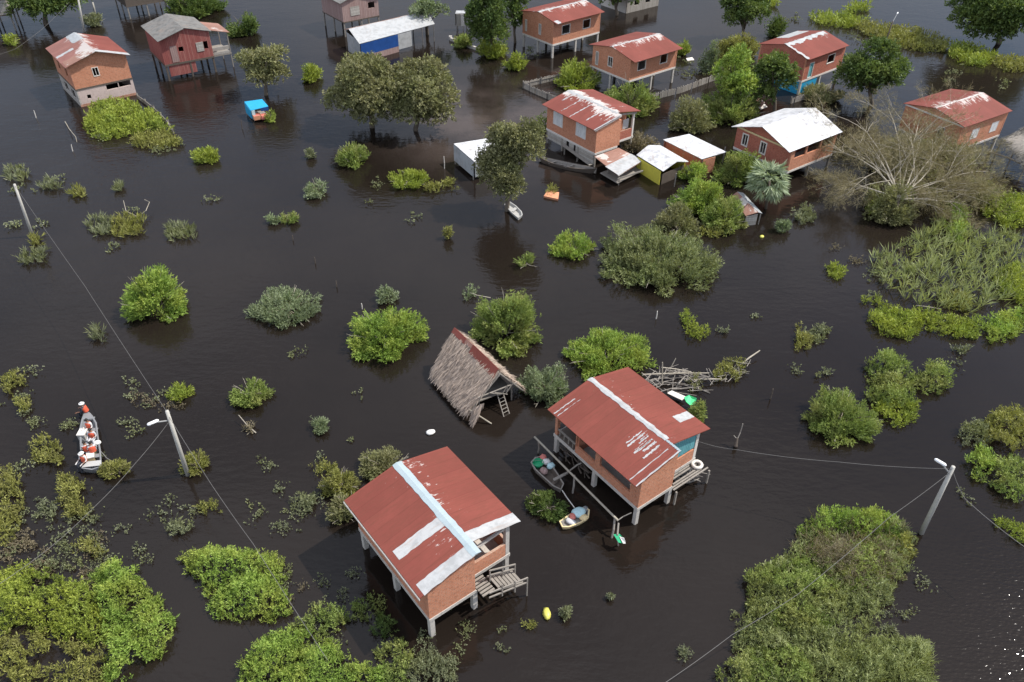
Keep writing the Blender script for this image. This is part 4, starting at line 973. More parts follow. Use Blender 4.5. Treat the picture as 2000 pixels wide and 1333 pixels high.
# thatched shelter cut off by the right edge
def thatch_panel(name, tl, tr, bl, br, n, parent, mat, length=.55, lift=.0, wid=.035):
    """straw laid down a slope from the ridge line tl-tr to the eave line bl-br"""
    s = rng.uniform(0, 1, n)[:, None]; t = rng.uniform(-.02, 1.0, n)[:, None]
    T = np.array(tl) * (1 - s) + np.array(tr) * s; B = np.array(bl) * (1 - s) + np.array(br) * s
    P = T * (1 - t) + B * t; D = unit(B - T + rng.normal(0, .16, (n, 3)) * np.linalg.norm(B - T, axis=1, keepdims=True))
    nr = np.cross(np.array(tr) - np.array(tl), np.array(bl) - np.array(tl)); nr = nr / np.linalg.norm(nr); nr = nr * np.sign(nr[2])
    P = P + nr * (lift + rng.uniform(0, .07, (n, 1)))
    ll = length * rng.uniform(.6, 1.3, (n, 1)); D = unit(D + np.array([0, 0, -.12]) * t)
    sd_ = unit(np.cross(D, nr + rng.normal(0, .4, (n, 3)))) * wid
    V = np.stack([P - sd_ * .6, P + sd_ * .6, P + D * ll + sd_ * .3, P + D * ll - sd_ * .3], 1).reshape(-1, 3)
    L0 = np.array([parent.location.x, parent.location.y, 0]); R = -parent.rotation_euler[2]; V = V - L0
    x = V[:, 0] * math.cos(R) - V[:, 1] * math.sin(R); y = V[:, 0] * math.sin(R) + V[:, 1] * math.cos(R); V = np.column_stack([x, y, V[:, 2]])
    return np_mesh(name, V, np.arange(4 * n).reshape(-1, 4), M[mat], np.repeat(np.clip(rng.normal(.55, .22, n), 0, 1), 4), parent)
a, b, c, d = at(1957, 272, 2.3), at(2018, 240, 3.0), at(2075, 285, 3.0), at(2004, 322, 1.7)
o = thing('thatched_shelter', 'old grey thatched shelter cut off by the right edge, beside the bare tree', 'shelter', ((a.x + c.x) / 2, (a.y + c.y) / 2, 0))
MB().slab([a, b, c, d], .12).build('roof_frame', M['timber'], o, world=True); thatch_panel('thatch', b, c, a, d, 2600, o, 'thatch_grey', .7)
MB().tube([at(1937, 298, .9), at(1968, 308, 1.2), at(1999, 322, 1.6), at(2030, 338, 1.8)], .09, 7).build('log_rail', M['pale_bark'], o, world=True)
for p in (a, d, lerp(a, d, .5), c): MB().beam((p.x, p.y, -1), (p.x, p.y, p.z - .1), .11).build('post', M['timber'], o, world=True)

# ------------------------------------------------------------------ thatched hut in the middle
def thatched_hut():
    zr, zel, zer = 3.0, .75, .9
    r0, r1 = at(889, 645, zr), at(976, 728, zr)               # ridge, back and front end
    l0, l1 = at(846, 722, zel), at(917, 803, zel)
    e0, e1 = at(945, 655, zer), at(1018, 743, zer)
    # make the right eave mirror the left one about the ridge, a little shorter
    ax = (r1 - r0).normalized(); n = Vector((-ax.y, ax.x, 0))
    wl = (l0 - r0).dot(n); 
    e0 = r0 + ax * .15 - n * wl * .82 + Vector((0, 0, zer - zr)); e1 = r1 + ax * .2 - n * wl * .82 + Vector((0, 0, zer - zr))
    c = (r0 + r1 + l0 + e1) / 4
    o = thing('thatched_hut', 'steep thatched hut with red metal ridge sheets and a ladder at its open end', 'hut', (c.x, c.y, 0))
    MB().slab([r0, r1, l1, l0], .10).build('thatch_backing', M['timber'], o, world=True); MB().slab([r0, r1, e1, e0], .10).build('thatch_backing', M['timber'], o, world=True)
    thatch_panel('thatch', r0, r1, l0, l1, 9000, o, 'thatch', .62, .02, .030); thatch_panel('thatch', r0, r1, e0, e1, 4000, o, 'thatch', .6, .02, .030)
    # bent metal over the ridge in several lapped lengths
    down_l, down_r = (l0 - r0).normalized(), (e0 - r0).normalized()
    for i, (t0, t1, mt, wl_, wr_, dz) in enumerate(((-.02, .30, 'roof_worn', .40, .34, .17), (.27, .50, 'rust_roof', .30, .5, .19), (.42, .72, 'roof', .62, .30, .22), (.66, .97, 'roof_plain', .70, .26, .20))):
        p, q_ = lerp(r0, r1, t0), lerp(r0, r1, t1); up = Vector((0, 0, dz)); mb = MB()
        mb.slab([p + up, q_ + up, q_ + down_l * wl_ + up, p + down_l * wl_ + up], .02); mb.slab([p + up, q_ + up, q_ + down_r * wr_ + up, p + down_r * wr_ + up], .02)
        mb.build('ridge_sheet', M[mt], o, world=True)
    # frame at the open gable
    for s, e in ((r1, l1), (r1, e1)): MB().tube([s + ax * .05 - Vector((0, 0, .08)), lerp(s, e, .5) - Vector((0, 0, .12)), e + ax * .05 - Vector((0, 0, .1))], .05, 6).build('gable_rafter', M['timber'], o, world=True)
    fz = .95; pl, pr = lerp(r1, l1, .72), lerp(r1, e1, .72)
    for t in (0.02, .5, .95):
        for wv_ in (l0, e0):
            base = lerp(lerp(r0, r1, t), lerp(wv_, l1 if wv_ is l0 else e1, t), .62)
            MB().tube([(base.x, base.y, -1), (base.x, base.y, base.z + .02)], .06, 6).build('post', M['timber'], o, world=True)
    ins = [lerp(lerp(r0, r1, t), lerp(w0, w1, t), .66) for t, w0, w1 in ((.04, l0, l1), (.94, l0, l1), (.94, e0, e1), (.04, e0, e1))]
    MB().slab([Vector((p.x, p.y, fz)) for p in ins], .08).build('floor', M['timber'], o, world=True)
    MB().tube([Vector((pl.x, pl.y, 1.6)), Vector((pr.x, pr.y, 1.65))], .045, 6).build('tie_pole', M['timber'], o, world=True)
    for k in range(5):
        a_ = lerp(pl, pr, random.uniform(.1, .9)); b_ = lerp(pl, pr, random.uniform(.1, .9))
        MB().tube([Vector((a_.x, a_.y, random.uniform(.95, 1.3))) + ax * .1, Vector((b_.x, b_.y, random.uniform(1.5, 2.1))) + ax * .06], .03, 5).build('gable_pole', M['timber'], o, world=True)
    # hanging palm fringe at the front corner
    thatch_panel('thatch_fringe', lerp(l1, r1, .12) + ax * .1, lerp(l1, r1, .34) + ax * .55, l1 + ax * .2 + Vector((0, 0, -.45)), l1 + ax * .75 + Vector((0, 0, -.25)), 420, o, 'thatch', .5)
    MB().tube([l1 + Vector((0, 0, .1)), at(960, 828, .05)], .045, 6).build('leaning_pole', M['pale_bark'], o, world=True)
    # ladder
    lad = thing('ladder', 'pole ladder leaning on the open end of the thatched hut', 'ladder', at(990, 815, 0))
    A0, A1, B0, B1 = at(985, 818, -.1), at(996, 812, -.1), at(971, 770, 1.0), at(982, 766, 1.0)
    for p, q_ in ((A0, B0), (A1, B1)): MB().tube([p, q_], .035, 6).build('rail', M['timber'], lad, world=True)
    for i in range(7): MB().tube([lerp(A0, B0, (i + .5) / 7), lerp(A1, B1, (i + .5) / 7)], .025, 5).build('rung', M['timber'], lad, world=True)
thatched_hut()

# ------------------------------------------------------------------ poles and cables
def lamp_pole(label, base, top, r, arm=None, mat='pole', name='street_lamp', group='poles rising from the water', head=.10):
    b = at(*base, 0); h = height_over(b, top[1]); t = at(top[0], top[1], h)
    o = thing(name, label, 'street lamp' if arm else 'pole', b, 0, group)
    MB().tube([b + (b - t).normalized() * 1.0, lerp(b, t, .5), t], [r * 1.15, r, r * .8], 10).build('pole', M[mat], o, world=True, smooth=True)
    if arm:
        (ax, ay, f), (lx, ly) = arm; s = lerp(b, t, f); e = at(lx, ly, s.z + .35); m_ = lerp(s, e, .72)
        MB().tube([s, m_, e], .045, 6).build('arm', M['alu'], o, world=True)
        d = (e - s); d.z = 0; d.normalize(); n = Vector((-d.y, d.x, 0)); mb = MB(); rings = []
        for u, w in ((-.34, .07), (-.25, .15), (.22, .15), (.30, .07)): rings.append((e + d * u, w))
        mb.tube([p for p, _ in rings], [w * head / .16 for _, w in rings], 8); mb.build('lamp_head', M['lamp'], o, world=True, smooth=True)
    mb = MB(); mb.beam(lerp(b, t, .97) + Vector((-.12, -.05, 0)), lerp(b, t, .97) + Vector((.12, .05, 0)), .05); mb.build('insulator_bracket', M['alu'], o, world=True)
    return b, t
pL = lamp_pole('grey concrete lamp post at left with its lamp arm pointing left', (367, 928), (326, 803), .125, ((0, 0, .86), (298, 826)))
pR = lamp_pole('grey concrete lamp post at lower right with its lamp raised above it', (1799, 1042), (1862, 912), .13, ((0, 0, .90), (1836, 903)))
pF = lamp_pole('leaning thin lamp post behind the round dark tree at top right', (1719, 112), (1744, 42), .10, ((0, 0, .97), (1753, 26)), mat='wood_dark')
pFL = lamp_pole('bare pale pole at the far left of the flood', (64, 462), (28, 360), .12)
pT = lamp_pole('pole behind the far left brick house, at top left', (164, 64), (152, -6), .14, name='utility_pole')
pT2 = lamp_pole('short pale post right of the top left pole', (187, 31), (181, 5), .13, name='utility_pole')
def cable(label, pts, sag=.3, r=.013, name='cable'):
    out = []
    for p, q_ in zip(pts[:-1], pts[1:]):
        p, q_ = Vector(p), Vector(q_); n = 14
        for i in range(n + (q_ is Vector(pts[-1]))):
            t = i / n; out.append(lerp(p, q_, t) - Vector((0, 0, 4 * sag * t * (1 - t))))
    out.append(Vector(pts[-1]))
    return tag(MB().tube(out, r, 5).build(name, M['cable'], smooth=True), label, 'cable', 'overhead cables')
zt = lambda p, f=.97: lerp(p[0], p[1], f)
cable('long overhead cable from the far left pole to the left lamp post', [zt(pFL), at(165, 558, 4.1), zt(pL)], .12)
cable('overhead cable from the left lamp post towards the lower edge', [zt(pL, .93), at(415, 950, 3.6), at(494, 1062, 3.2), at(640, 1290, 2.7)], .1)
cable('overhead cable from the left lamp post down to the lower left edge', [zt(pL, .86), at(262, 908, 3.5), at(190, 985, 3.2), at(100, 1068, 3.0), at(-15, 1150, 3.0)], .06)
cable('overhead cable from the turquoise gable house to the right lamp post', [at(1362, 862, 3.2), at(1440, 879, 3.6), at(1640, 903, 4.1), zt(pR)], .10)
cable('overhead cable from the right lamp post to the bottom edge', [zt(pR, .93), at(1738, 1010, 3.9), at(1560, 1160, 3.3), at(1430, 1240, 2.9), at(1290, 1340, 2.8)], .10)
cable('drooping cable across the top left corner', [at(-20, 112, 3.2), at(30, 96, 3.0), at(85, 55, 3.6), at(135, 5, 4.5)], .05)
cable('faint cable at the right edge behind the right lamp post', [zt(pR, .97), at(1885, 975, 3.9), at(2010, 1075, 3.6)], .1, .018)

# ------------------------------------------------------------------ boats
def hull(name, label, pts, zg, mo, mi, group=None, inset=.09, depth=.32, benches=(), cat='boat', sheer=None):
    """pts: gunwale outline in world xy, in order; benches: (p, q, width) across the boat"""
    P = [Vector((p.x, p.y, 0)) for p in pts]; n = len(P); c = sum(P, Vector()) / n
    o = thing(name, label, cat, (c.x, c.y, 0), 0, group)
    zz = [zg + (sheer[i] if sheer else 0) for i in range(n)]
    def ring(d, dz, flat=None):
        out = []
        for i in range(n):
            t = (P[(i + 1) % n] - P[i - 1]).normalized(); nn = Vector((-t.y, t.x, 0))
            if nn.dot(P[i] - c) > 0: nn = -nn
            out.append(P[i] + nn * d + Vector((0, 0, flat if flat is not None else zz[i] + dz)))
        return out
    A, B, C, D = ring(0, 0), ring(inset * 1.6, 0, -.12), ring(inset, 0), ring(inset * 2.2, 0, zg - depth)
    mb = MB(); mb.v = [tuple(p) for p in A + B + C]
    for i in range(n):
        j = (i + 1) % n; mb.f += [(i, j, n + j, n + i), (i, 2 * n + i, 2 * n + j, j)]
    mb.f.append(tuple(range(n, 2 * n))); mb.build('hull', M[mo], o, world=True)
    mb = MB(); mb.v = [tuple(p - Vector((0, 0, .004))) for p in C + D]
    for i in range(n): j = (i + 1) % n; mb.f.append((i, j, n + j, n + i))
    mb.f.append(tuple(range(n, 2 * n))); mb.build('inner_hull', M[mi], o, world=True)
    for p, q_, w in benches: MB().beam(Vector((p.x, p.y, zg - .07)), Vector((q_.x, q_.y, zg - .07)), w, .04).build('bench', M[mi], o, world=True)
    return o
zg = .42
rb = [(159, 915), (179, 918), (199, 911), (197, 880), (192, 850), (189, 826), (181, 812), (174, 805), (164, 806), (159, 820), (155, 838), (156, 870)]
RB = hull('rescue_boat', 'grey metal boat carrying people in orange vests', [at(x, y, zg) for x, y in rb], zg, 'alu', 'alu', depth=.34,
          benches=[(at(158, 893, zg), at(195, 888, zg), .3), (at(157, 868, zg), at(193, 863, zg), .3), (at(157, 840, zg), at(190, 838, zg), .3), (at(160, 818, zg), at(184, 816, zg), .28)])
MB().slab([at(160, 913, zg + .01), at(198, 909, zg + .01), at(197, 899, zg + .01), at(159, 903, zg + .01)], .03).build('bow_deck', M['boat_white'], RB, world=True)
MB().slab([at(161, 820, zg + .01), at(182, 818, zg + .01), at(177, 807, zg + .01), at(165, 807, zg + .01)], .03).build('stern_deck', M['alu'], RB, world=True)
MB().tube([at(197, 882, .4), at(208, 895, .25), at(219, 902, .1)], .03, 5).build('mooring_line', M['cable'], RB, world=True)

# ------------------------------------------------------------------ people: one skinned body, seated
def body_mesh(name, reach, shirt, trousers, lean=.0):
    """seated figure looking along +Y, hips at the origin; reach shapes the forearms"""
    V, E, R = [], [], []
    def v(p, r, par=None):
        V.append(p); R.append(r); i = len(V) - 1
        if par is not None: E.append((par, i))
        return i
    pel = v((0, 0, .08), (.15, .12)); sp = v((0, lean * .5, .27), (.135, .105), pel); ch = v((0, lean, .44), (.165, .115), sp)
    nk = v((0, lean + .01, .57), (.055, .055), ch); hd = v((0, lean + .03, .69), (.078, .092), nk); tp = v((0, lean + .02, .785), (.06, .07), hd)
    v((0, lean + .125, .675), (.014, .014), hd)                          # nose
    for s in (-1, 1):
        v((s * .085, lean + .02, .68), (.014, .02), hd)                   # ear
        sh = v((s * .20, lean, .49), (.062, .062), ch); el = v((s * .255, lean + .06, .24), (.046, .046), sh)
        wr = v((s * reach[0], lean + reach[1], reach[2]), (.028, .028), el)
        d = Vector((s * reach[0], lean + reach[1], reach[2])) - Vector((s * .255, lean + .06, .24)); d.normalize()
        side = d.cross(Vector((0, 0, 1))).normalized() * -s; wp = Vector((s * reach[0], lean + reach[1], reach[2]))
        pm = v(tuple(wp + d * .07), (.036, .018), wr)
        for k, ln in enumerate((.062, .074, .07, .054)):
            off = side * (-.03 + .02 * k); a = v(tuple(wp + d * .11 + off), (.0095, .0095), pm)
            v(tuple(wp + d * (.11 + ln) + off + Vector((0, 0, -.025))), (.008, .008), a)
        th = v(tuple(wp + d * .055 - side * .045), (.011, .011), pm); v(tuple(wp + d * .095 - side * .065 + Vector((0, 0, -.012))), (.009, .009), th)
        hp = v((s * .10, .03, .07), (.095, .09), pel); kn = v((s * .14, .44, .10), (.066, .066), hp); an = v((s * .13, .47, -.30), (.042, .042), kn)
        v((s * .13, .60, -.35), (.04, .03), an)
    me = bpy.data.meshes.new(name + '_cage'); me.from_pydata(V, E, []); tmp = bpy.data.objects.new(name + '_cage', me); COL.objects.link(tmp)
    sk = tmp.modifiers.new('skin', 'SKIN'); sk.use_smooth_shade = True
    for i, r in enumerate(R): me.skin_vertices[0].data[i].radius = r; me.skin_vertices[0].data[i].use_root = (i == 0)
    tmp.modifiers.new('sub', 'SUBSURF').levels = 1
    bpy.context.view_layer.update(); dg = bpy.context.evaluated_depsgraph_get()
    out = bpy.data.meshes.new_from_object(tmp.evaluated_get(dg)); out.name = name
    bpy.data.objects.remove(tmp)
    out.materials.clear(); [out.materials.append(M[x]) for x in ('skin', shirt, trousers, 'dark_cloth')]
    for f in out.polygons:
        c = f.center
        if c.z > .545: k = 0
        elif c.y > .42 and c.z < -.26: k = 3
        elif c.z < .155 and abs(c.x) < .24 and (c.y < .56): k = 2
        elif abs(c.x) > .21 and (Vector((abs(c.x), c.y - lean)) - Vector((.255, .06))).length > .10: k = 0
        else: k = 1
        f.material_index = k
    return out
BODY = {'a': body_mesh('person_body', (.20, .34, .20), 'white_cloth', 'dark_cloth'), 'b': body_mesh('person_body', (.17, .33, .28), 'grey_cloth', 'grey_cloth', .05),
        'c': body_mesh('person_body', (.24, .38, .14), 'dark_cloth', 'dark_cloth', .10)}
def vest_mesh(lean):
    mb = MB(); rings = []
    for z, rx, ry, y in ((.10, .19, .16, .02), (.22, .19, .155, lean * .45), (.36, .205, .165, lean * .85), (.46, .195, .15, lean), (.52, .12, .11, lean)):
        rings.append([(rx * math.cos(a), y + ry * math.sin(a), z) for a in [2 * math.pi * i / 14 for i in range(14)]])
    for r in rings: mb.v += r
    for i in range(len(rings) - 1):
        for j in range(14): k = (j + 1) % 14; mb.f.append((i * 14 + j, i * 14 + k, (i + 1) * 14 + k, (i + 1) * 14 + j))
    return mb
def cap_mesh(lean, brim):
    mb = MB(); rings = [[(r * math.cos(a), lean + .025 + r * 1.1 * math.sin(a), z) for a in [2 * math.pi * i / 12 for i in range(12)]] for r, z in ((brim, .725), (.094, .735), (.092, .775), (.07, .815), (.02, .83))]
    for r in rings: mb.v += r
    for i in range(4):
        for j in range(12): k = (j + 1) % 12; mb.f.append((i * 12 + j, i * 12 + k, (i + 1) * 12 + k, (i + 1) * 12 + j))
    mb.f.append(tuple(range(48, 60))); return mb
def person(px, z, face, key, hat, label):
    p = at(px[0], px[1], z + .3); o = thing('person', label, 'person', (p.x, p.y, z), math.radians(face), 'people in the metal boat')
    b = bpy.data.objects.new('body', BODY[key]); COL.objects.link(b); b.parent = o
    lean = {'a': 0, 'b': .05, 'c': .10}[key]
    vest_mesh(lean).build('life_vest', M['orange'], o, smooth=True)
    if hat: cap_mesh(lean, .165 if hat != 'cap' else .105).build('hat', M['white_cloth'], o, smooth=True)
    else: cap_mesh(lean, .093).build('hair', M['hair'], o, smooth=True)
zb = zg - .03
person((167, 798), zb, 90, 'c', 'wide', 'person perched on the narrow end of the boat in a white hat and orange vest')
person((173, 830), zb, 170, 'a', None, 'person in orange vest seated just behind the narrow end of the boat')
person((180, 848), zb, 185, 'b', None, 'person in orange vest seated by the pale locker in the boat')
person((168, 875), zb, 20, 'a', None, 'dark haired person in orange vest seated left of another on the same bench')
person((180, 877), zb, 30, 'b', None, 'person in orange vest seated right of another on the same bench')
person((163, 895), zb, 160, 'a', 'wide', 'person in white hat and orange vest nearest the square bow')
def bin_(name, label, px, z, r, h, mat, cat='bucket', group=None, lid=None):
    p = at(px[0], px[1], z + h / 2); o = thing(name, label, cat, (p.x, p.y, z), 0, group); mb = MB(); N = 14
    prof = [(r * .8, 0), (r, h), (r * .92, h), (r * .75, .03)]
    for rr, zz in prof: mb.v += [(rr * math.cos(2 * math.pi * i / N), rr * math.sin(2 * math.pi * i / N), zz) for i in range(N)]
    for k in range(3):
        for i in range(N): j = (i + 1) % N; mb.f.append((k * N + i, k * N + j, (k + 1) * N + j, (k + 1) * N + i))
    mb.f += [tuple(range(N))[::-1], tuple(range(3 * N, 4 * N))]; mb.build('body', M[mat], o, smooth=False); 
    MB().tube([(r * math.cos(a), 0, h + r * .5 * math.sin(a)) for a in [math.pi * i / 8 for i in range(9)]], .012, 5).build('handle', M['alu'], o); return o
def sack(name, label, px, z, size, mat, rz=0, cat='sack', group=None):
    p = at(px[0], px[1], z + size[2] * .4); mb = MB(); N, K = 12, 7; g = np.random.default_rng(int(px[0] * 7 + px[1])); off = g.normal(0, .07, (K + 1, N))
    for k in range(K + 1):
        t = math.pi * k / K
        for i in range(N):
            a = 2 * math.pi * i / N; s = (math.sin(t) ** .6 + .02) * (1 + off[k, i] * (0 < k < K)); mb.v.append((size[0] * s * math.cos(a), size[1] * s * math.sin(a), size[2] * (.5 - .5 * math.cos(t))))
    for k in range(K):
        for i in range(N): j = (i + 1) % N; mb.f.append((k * N + i, k * N + j, (k + 1) * N + j, (k + 1) * N + i))
    o = mb.build(name, M[mat], smooth=True); o.location = (p.x, p.y, z); o.rotation_euler = (0, 0, rz); return tag(o, label, cat, group)
def box_thing(name, label, px, z, size, mat, rz, cat='box', lid='trim', group=None):
    p = at(px[0], px[1], z + size[2] / 2); o = thing(name, label, cat, (p.x, p.y, z), rz, group); x, y, h = size
    MB().box((-x, -y, 0), (x, y, h)).build('body', M[mat], o); MB().box((-x - .02, -y - .02, h + .002), (x + .02, y + .02, h + .06)).build('lid', M[lid], o); return o
box_thing('locker', 'white locker with a dark hatch on the left side of the metal boat', (163, 848), .1, (.22, .34, .38), 'boat_white', .05, 'locker')
sack('bag', 'white bag on the right side of the metal boat', (190, 866), .25, (.22, .18, .26), 'white_cloth', .3, 'bag')
box_thing('storage_box', 'pale box beside the person nearest the bow', (178, 893), .12, (.2, .26, .3), 'cream', .4)

def lens(p, q_, w, n=9, blunt=0.0):
    """outline of a pointed hull between two ends"""
    d = q_ - p; s = Vector((-d.y, d.x, 0)).normalized(); up = []; dn = []
    for i in range(n + 1):
        t = i / n; ww = w / 2 * max(math.sin(math.pi * t) ** .6, blunt); c = p + d * t
        if ww < .01: up.append(c)
        else: up.append(c + s * ww); dn.append(c - s * ww)
    return up + dn[::-1]
def long_canoe():
    p, q_ = at(1052, 310, .35), at(1166, 334, .35); o = lens(p, q_, 1.15, 10, .06)
    sh = [.28 * (2 * abs((Vector((v.x, v.y, 0)) - Vector((p.x, p.y, 0))).length / (q_ - p).length - .5)) ** 2 for v in o]
    h = hull('canoe', 'long dark wooden canoe moored beside the grey plank lower wall', o, .35, 'wood_dark', 'timber', depth=.25, sheer=sh, cat='canoe', benches=[(lerp(o[3], o[3], 0), o[-3], .2), (o[6], o[-6], .2)])
    MB().box((-.4, -.3, .3), (-.1, .28, .42)).build('cargo_board', M['wood_h'], h)
long_canoe()
wb = [(985, 399), (996, 394), (1008, 402), (1019, 413), (1021, 420), (1012, 426), (1002, 418), (992, 408)]
hull('small_boat', 'small white boat moored under the leaning olive tree', [at(x, y, .3) for x, y in wb], .3, 'boat_white', 'boat_white', depth=.22, cat='boat', benches=[(at(1000, 412, .3), at(1008, 405, .3), .3)])
db = [(1036, 903), (1045, 893), (1062, 890), (1076, 905), (1090, 925), (1102, 945), (1096, 957), (1080, 950), (1060, 932), (1044, 917)]
hull('skiff', 'grey skiff loaded with junk beside the plank pole of the turquoise gable house', [at(x, y, .38) for x, y in db], .38, 'timber', 'wood_dark', depth=.3, cat='boat', benches=[(at(1075, 948, .38), at(1094, 930, .38), .22)])
bin_('basin', 'round green basin in the loaded grey skiff', (1051, 906), .2, .34, .24, 'green_pl', 'basin')
for i, (x, y, m_, l) in enumerate(((1067, 903, 'white_cloth', 'white plastic sack at the wide end of the grey skiff'), (1076, 911, 'teal_pl', 'pale blue sack behind the white one in the grey skiff'), (1061, 895, 'red_pl', 'pinkish bundle on the rim of the grey skiff'), (1062, 921, 'wood_pink', 'brown bundle in the middle of the grey skiff'))):
    sack('sack', l, (x, y), .18, (.26, .22, .3), m_, i * .7, group='load of the grey skiff')
tag(MB().slab([at(1080, 935, .46), at(1108, 921, .46), at(1110, 925, .46), at(1082, 940, .46)], .05).build('board', M['timber']), 'loose grey board laid across the grey skiff', 'board')
# junk raft
jb = [(1092, 1018), (1108, 1007), (1126, 996), (1142, 990), (1152, 996), (1150, 1012), (1134, 1022), (1112, 1030), (1098, 1030)]
hull('junk_raft', 'small cream edged raft heaped with coloured junk beside the dark round bush', [at(x, y, .3) for x, y in jb], .3, 'cream', 'timber', depth=.2, cat='raft')
for i, (x, y, s, m_, l) in enumerate(((1130, 1002, (.42, .34, .3), 'teal_pl', 'pale blue tarpaulin bundle on the junk raft'), (1118, 1010, (.22, .2, .3), 'red_pl', 'faded red bundle on the junk raft'), (1115, 1020, (.38, .2, .2), 'grey_cloth', 'pale grey sack lying along the junk raft'), (1140, 1012, (.26, .22, .24), 'cream', 'cream sack on the right edge of the junk raft'), (1143, 995, (.2, .18, .2), 'alu', 'grey bundle at the far tip of the junk raft'))):
    sack('sack', l, (x, y), .12, s, m_, .5 + i, group='load of the junk raft')
tag(MB().tube([at(1098, 958, .45), at(1107, 972, .4), at(1122, 992, .35)], .03, 5).build('mooring_rope', M['trim']), 'pale rope from the grey skiff to the junk raft', 'rope')
# plank pole beside the second house
rail = thing('pole_rail', 'long pale pole held level on crooked posts beside the turquoise gable house', 'railing', at(1125, 965, 0))
MB().tube([at(1044, 854, 1.1), at(1090, 900, 1.12), at(1150, 960, 1.08), at(1206, 1016, 1.05)], .065, 7).build('pole', M['pale_bark'], rail, world=True, smooth=True)
MB().tube([at(1104, 926, .5), at(1128, 908, .95), at(1135, 905, 1.0)], .05, 6).build('cross_pole', M['timber'], rail, world=True)
for a_, b_, z in (((1116, 968), (1122, 928), 1.05), ((1192, 1058), (1201, 1010), 1.02), ((1050, 884), (1052, 864), 1.05)):
    p = at(*a_, 0); q_ = at(*b_, z); MB().tube([p - Vector((0, 0, .8)), lerp(p, q_, .5) + Vector((.06, 0, 0)), q_], .06, 6).build('post', M['timber'], rail, world=True)
MB().tube([at(1205, 1018, 1.0), at(1216, 1010, 1.1), at(1233, 1002, 1.4)], .03, 5).build('brace', M['timber'], rail, world=True)
stk = thing('stake', 'crooked stake with a green and white cloth, by the turquoise gable house', 'stake', at(1208, 1074, 0))
MB().tube([at(1208, 1074, -.6), at(1207, 1060, .4), at(1206, 1044, .9), at(1208, 1022, 1.1)], .05, 6).build('post', M['timber'], stk, world=True)
mb = MB(); mb.slab([at(1198, 1044, .85), at(1210, 1043, .9), at(1220, 1053, .75), at(1218, 1062, .5), at(1208, 1060, .7)], .05); mb.build('cloth', M['green_pl'], stk, world=True)
MB().slab([at(1210, 1049, .86), at(1219, 1052, .82), at(1222, 1062, .55), at(1217, 1062, .6)], .05).build('cloth', M['white_cloth'], stk, world=True)
# tyre and clutter on the deck of the second house
p = at(1361, 910, 1.15); ty = thing('tyre', 'white painted tyre on the deck by the turquoise gable house', 'tyre', p); mb = MB(); n, k = 16, 8
for i in range(n):
    a_ = 2 * math.pi * i / n
    for j in range(k): b_ = 2 * math.pi * j / k; r = .27 + .1 * math.cos(b_); mb.v.append((r * math.cos(a_), r * math.sin(a_), .1 + .1 * math.sin(b_)))
for i in range(n):
    for j in range(k): mb.f.append((i * k + j, ((i + 1) % n) * k + j, ((i + 1) % n) * k + (j + 1) % k, i * k + (j + 1) % k))
mb.build('ring', M['trim'], ty, smooth=True)
def sticks(name, label, poly, n, z, lm, mat, cat='debris', rad=(.02, .05), az=None, jit=1.2, tilt=.1, part=None, parent=None):
    pl_ = np.array([tuple(at(x, y, z / 2).xy) for x, y in poly]); P, _ = sample_poly(pl_, n); mb = MB()
    for x, y in P:
        a_ = (az if az is not None else 0) + random.gauss(0, jit); l = random.uniform(*lm); t = random.gauss(0, tilt); z0 = random.uniform(.03, z)
        d = Vector((math.cos(a_), math.sin(a_), t)) * l / 2; m_ = Vector((random.gauss(0, .06), random.gauss(0, .06), random.gauss(0, .04))) * l
        c = Vector((x, y, z0)); a0, a1 = c - d, c + d; a0.z, a1.z = max(a0.z, .0), max(a1.z, .0); r = random.uniform(*rad)
        mb.tube([a0, c + m_, a1], [r, r * .9, r * .5], 5)
    if parent is not None: return mb.build(part, M[mat], parent, world=True)
    return tag(mb.build(name, M[mat]), label, cat)
sticks('timber_heap', 'heap of grey boards stored on the low deck of the turquoise gable house', [(1322, 930), (1345, 915), (1375, 930), (1368, 944), (1335, 940)], 12, .6, (.6, 1.4), 'timber', 'timber heap', (.03, .06), -.3, .5)
sticks('timber_heap', 'weathered boards and junk under the open side of the turquoise gable house', [(1092, 868), (1105, 866), (1165, 925), (1155, 940), (1098, 890)], 18, .6, (.5, 1.3), 'wood_dark', 'timber heap', (.03, .07), 2.2, .5)
# brushwood pile behind the second house
bp = thing('brushwood_pile', 'long pile of driftwood and branches behind the turquoise gable house', 'driftwood', at(1330, 745, 0))
sticks('', '', [(1255, 735), (1300, 718), (1345, 726), (1375, 740), (1372, 765), (1320, 770), (1275, 755)], 48, .5, (.5, 2.0), 'timber', parent=bp, part='branches', rad=(.02, .05), az=.1, jit=.8)
sticks('', '', [(1350, 735), (1400, 720), (1440, 708), (1470, 712), (1440, 745), (1380, 748)], 34, .4, (.4, 1.5), 'timber', parent=bp, part='branches', rad=(.015, .04), az=.4, jit=.8)
for a_, b_, z0, z1, r in (((1256, 732), (1385, 729), .5, .4, .05), ((1292, 718), (1350, 727), .9, .5, .04), ((1293, 752), (1294, 708), .1, 1.9, .05), ((1305, 730), (1320, 700), .1, 1.2, .035), ((1443, 715), (1484, 685), .1, .5, .06), ((1340, 743), (1420, 741), .3, .3, .05)):
    MB().tube([at(*a_, z0), lerp(at(*a_, z0), at(*b_, z1), .5) + Vector((0, 0, .05)), at(*b_, z1)], [r, r, r * .7], 6).build('pole', M['pale_bark'], bp, world=True)
patch([(1385, 740), (1405, 705), (1440, 700), (1468, 712), (1440, 744)], 'ochre', '', '', parent=bp, h=.6, part='leaves', gappy=.5, ragged=.3)
patch([(1340, 742), (1365, 735), (1372, 760), (1350, 765)], 'brown_olive', '', '', parent=bp, h=.5, part='leaves', gappy=.3, ragged=.2)
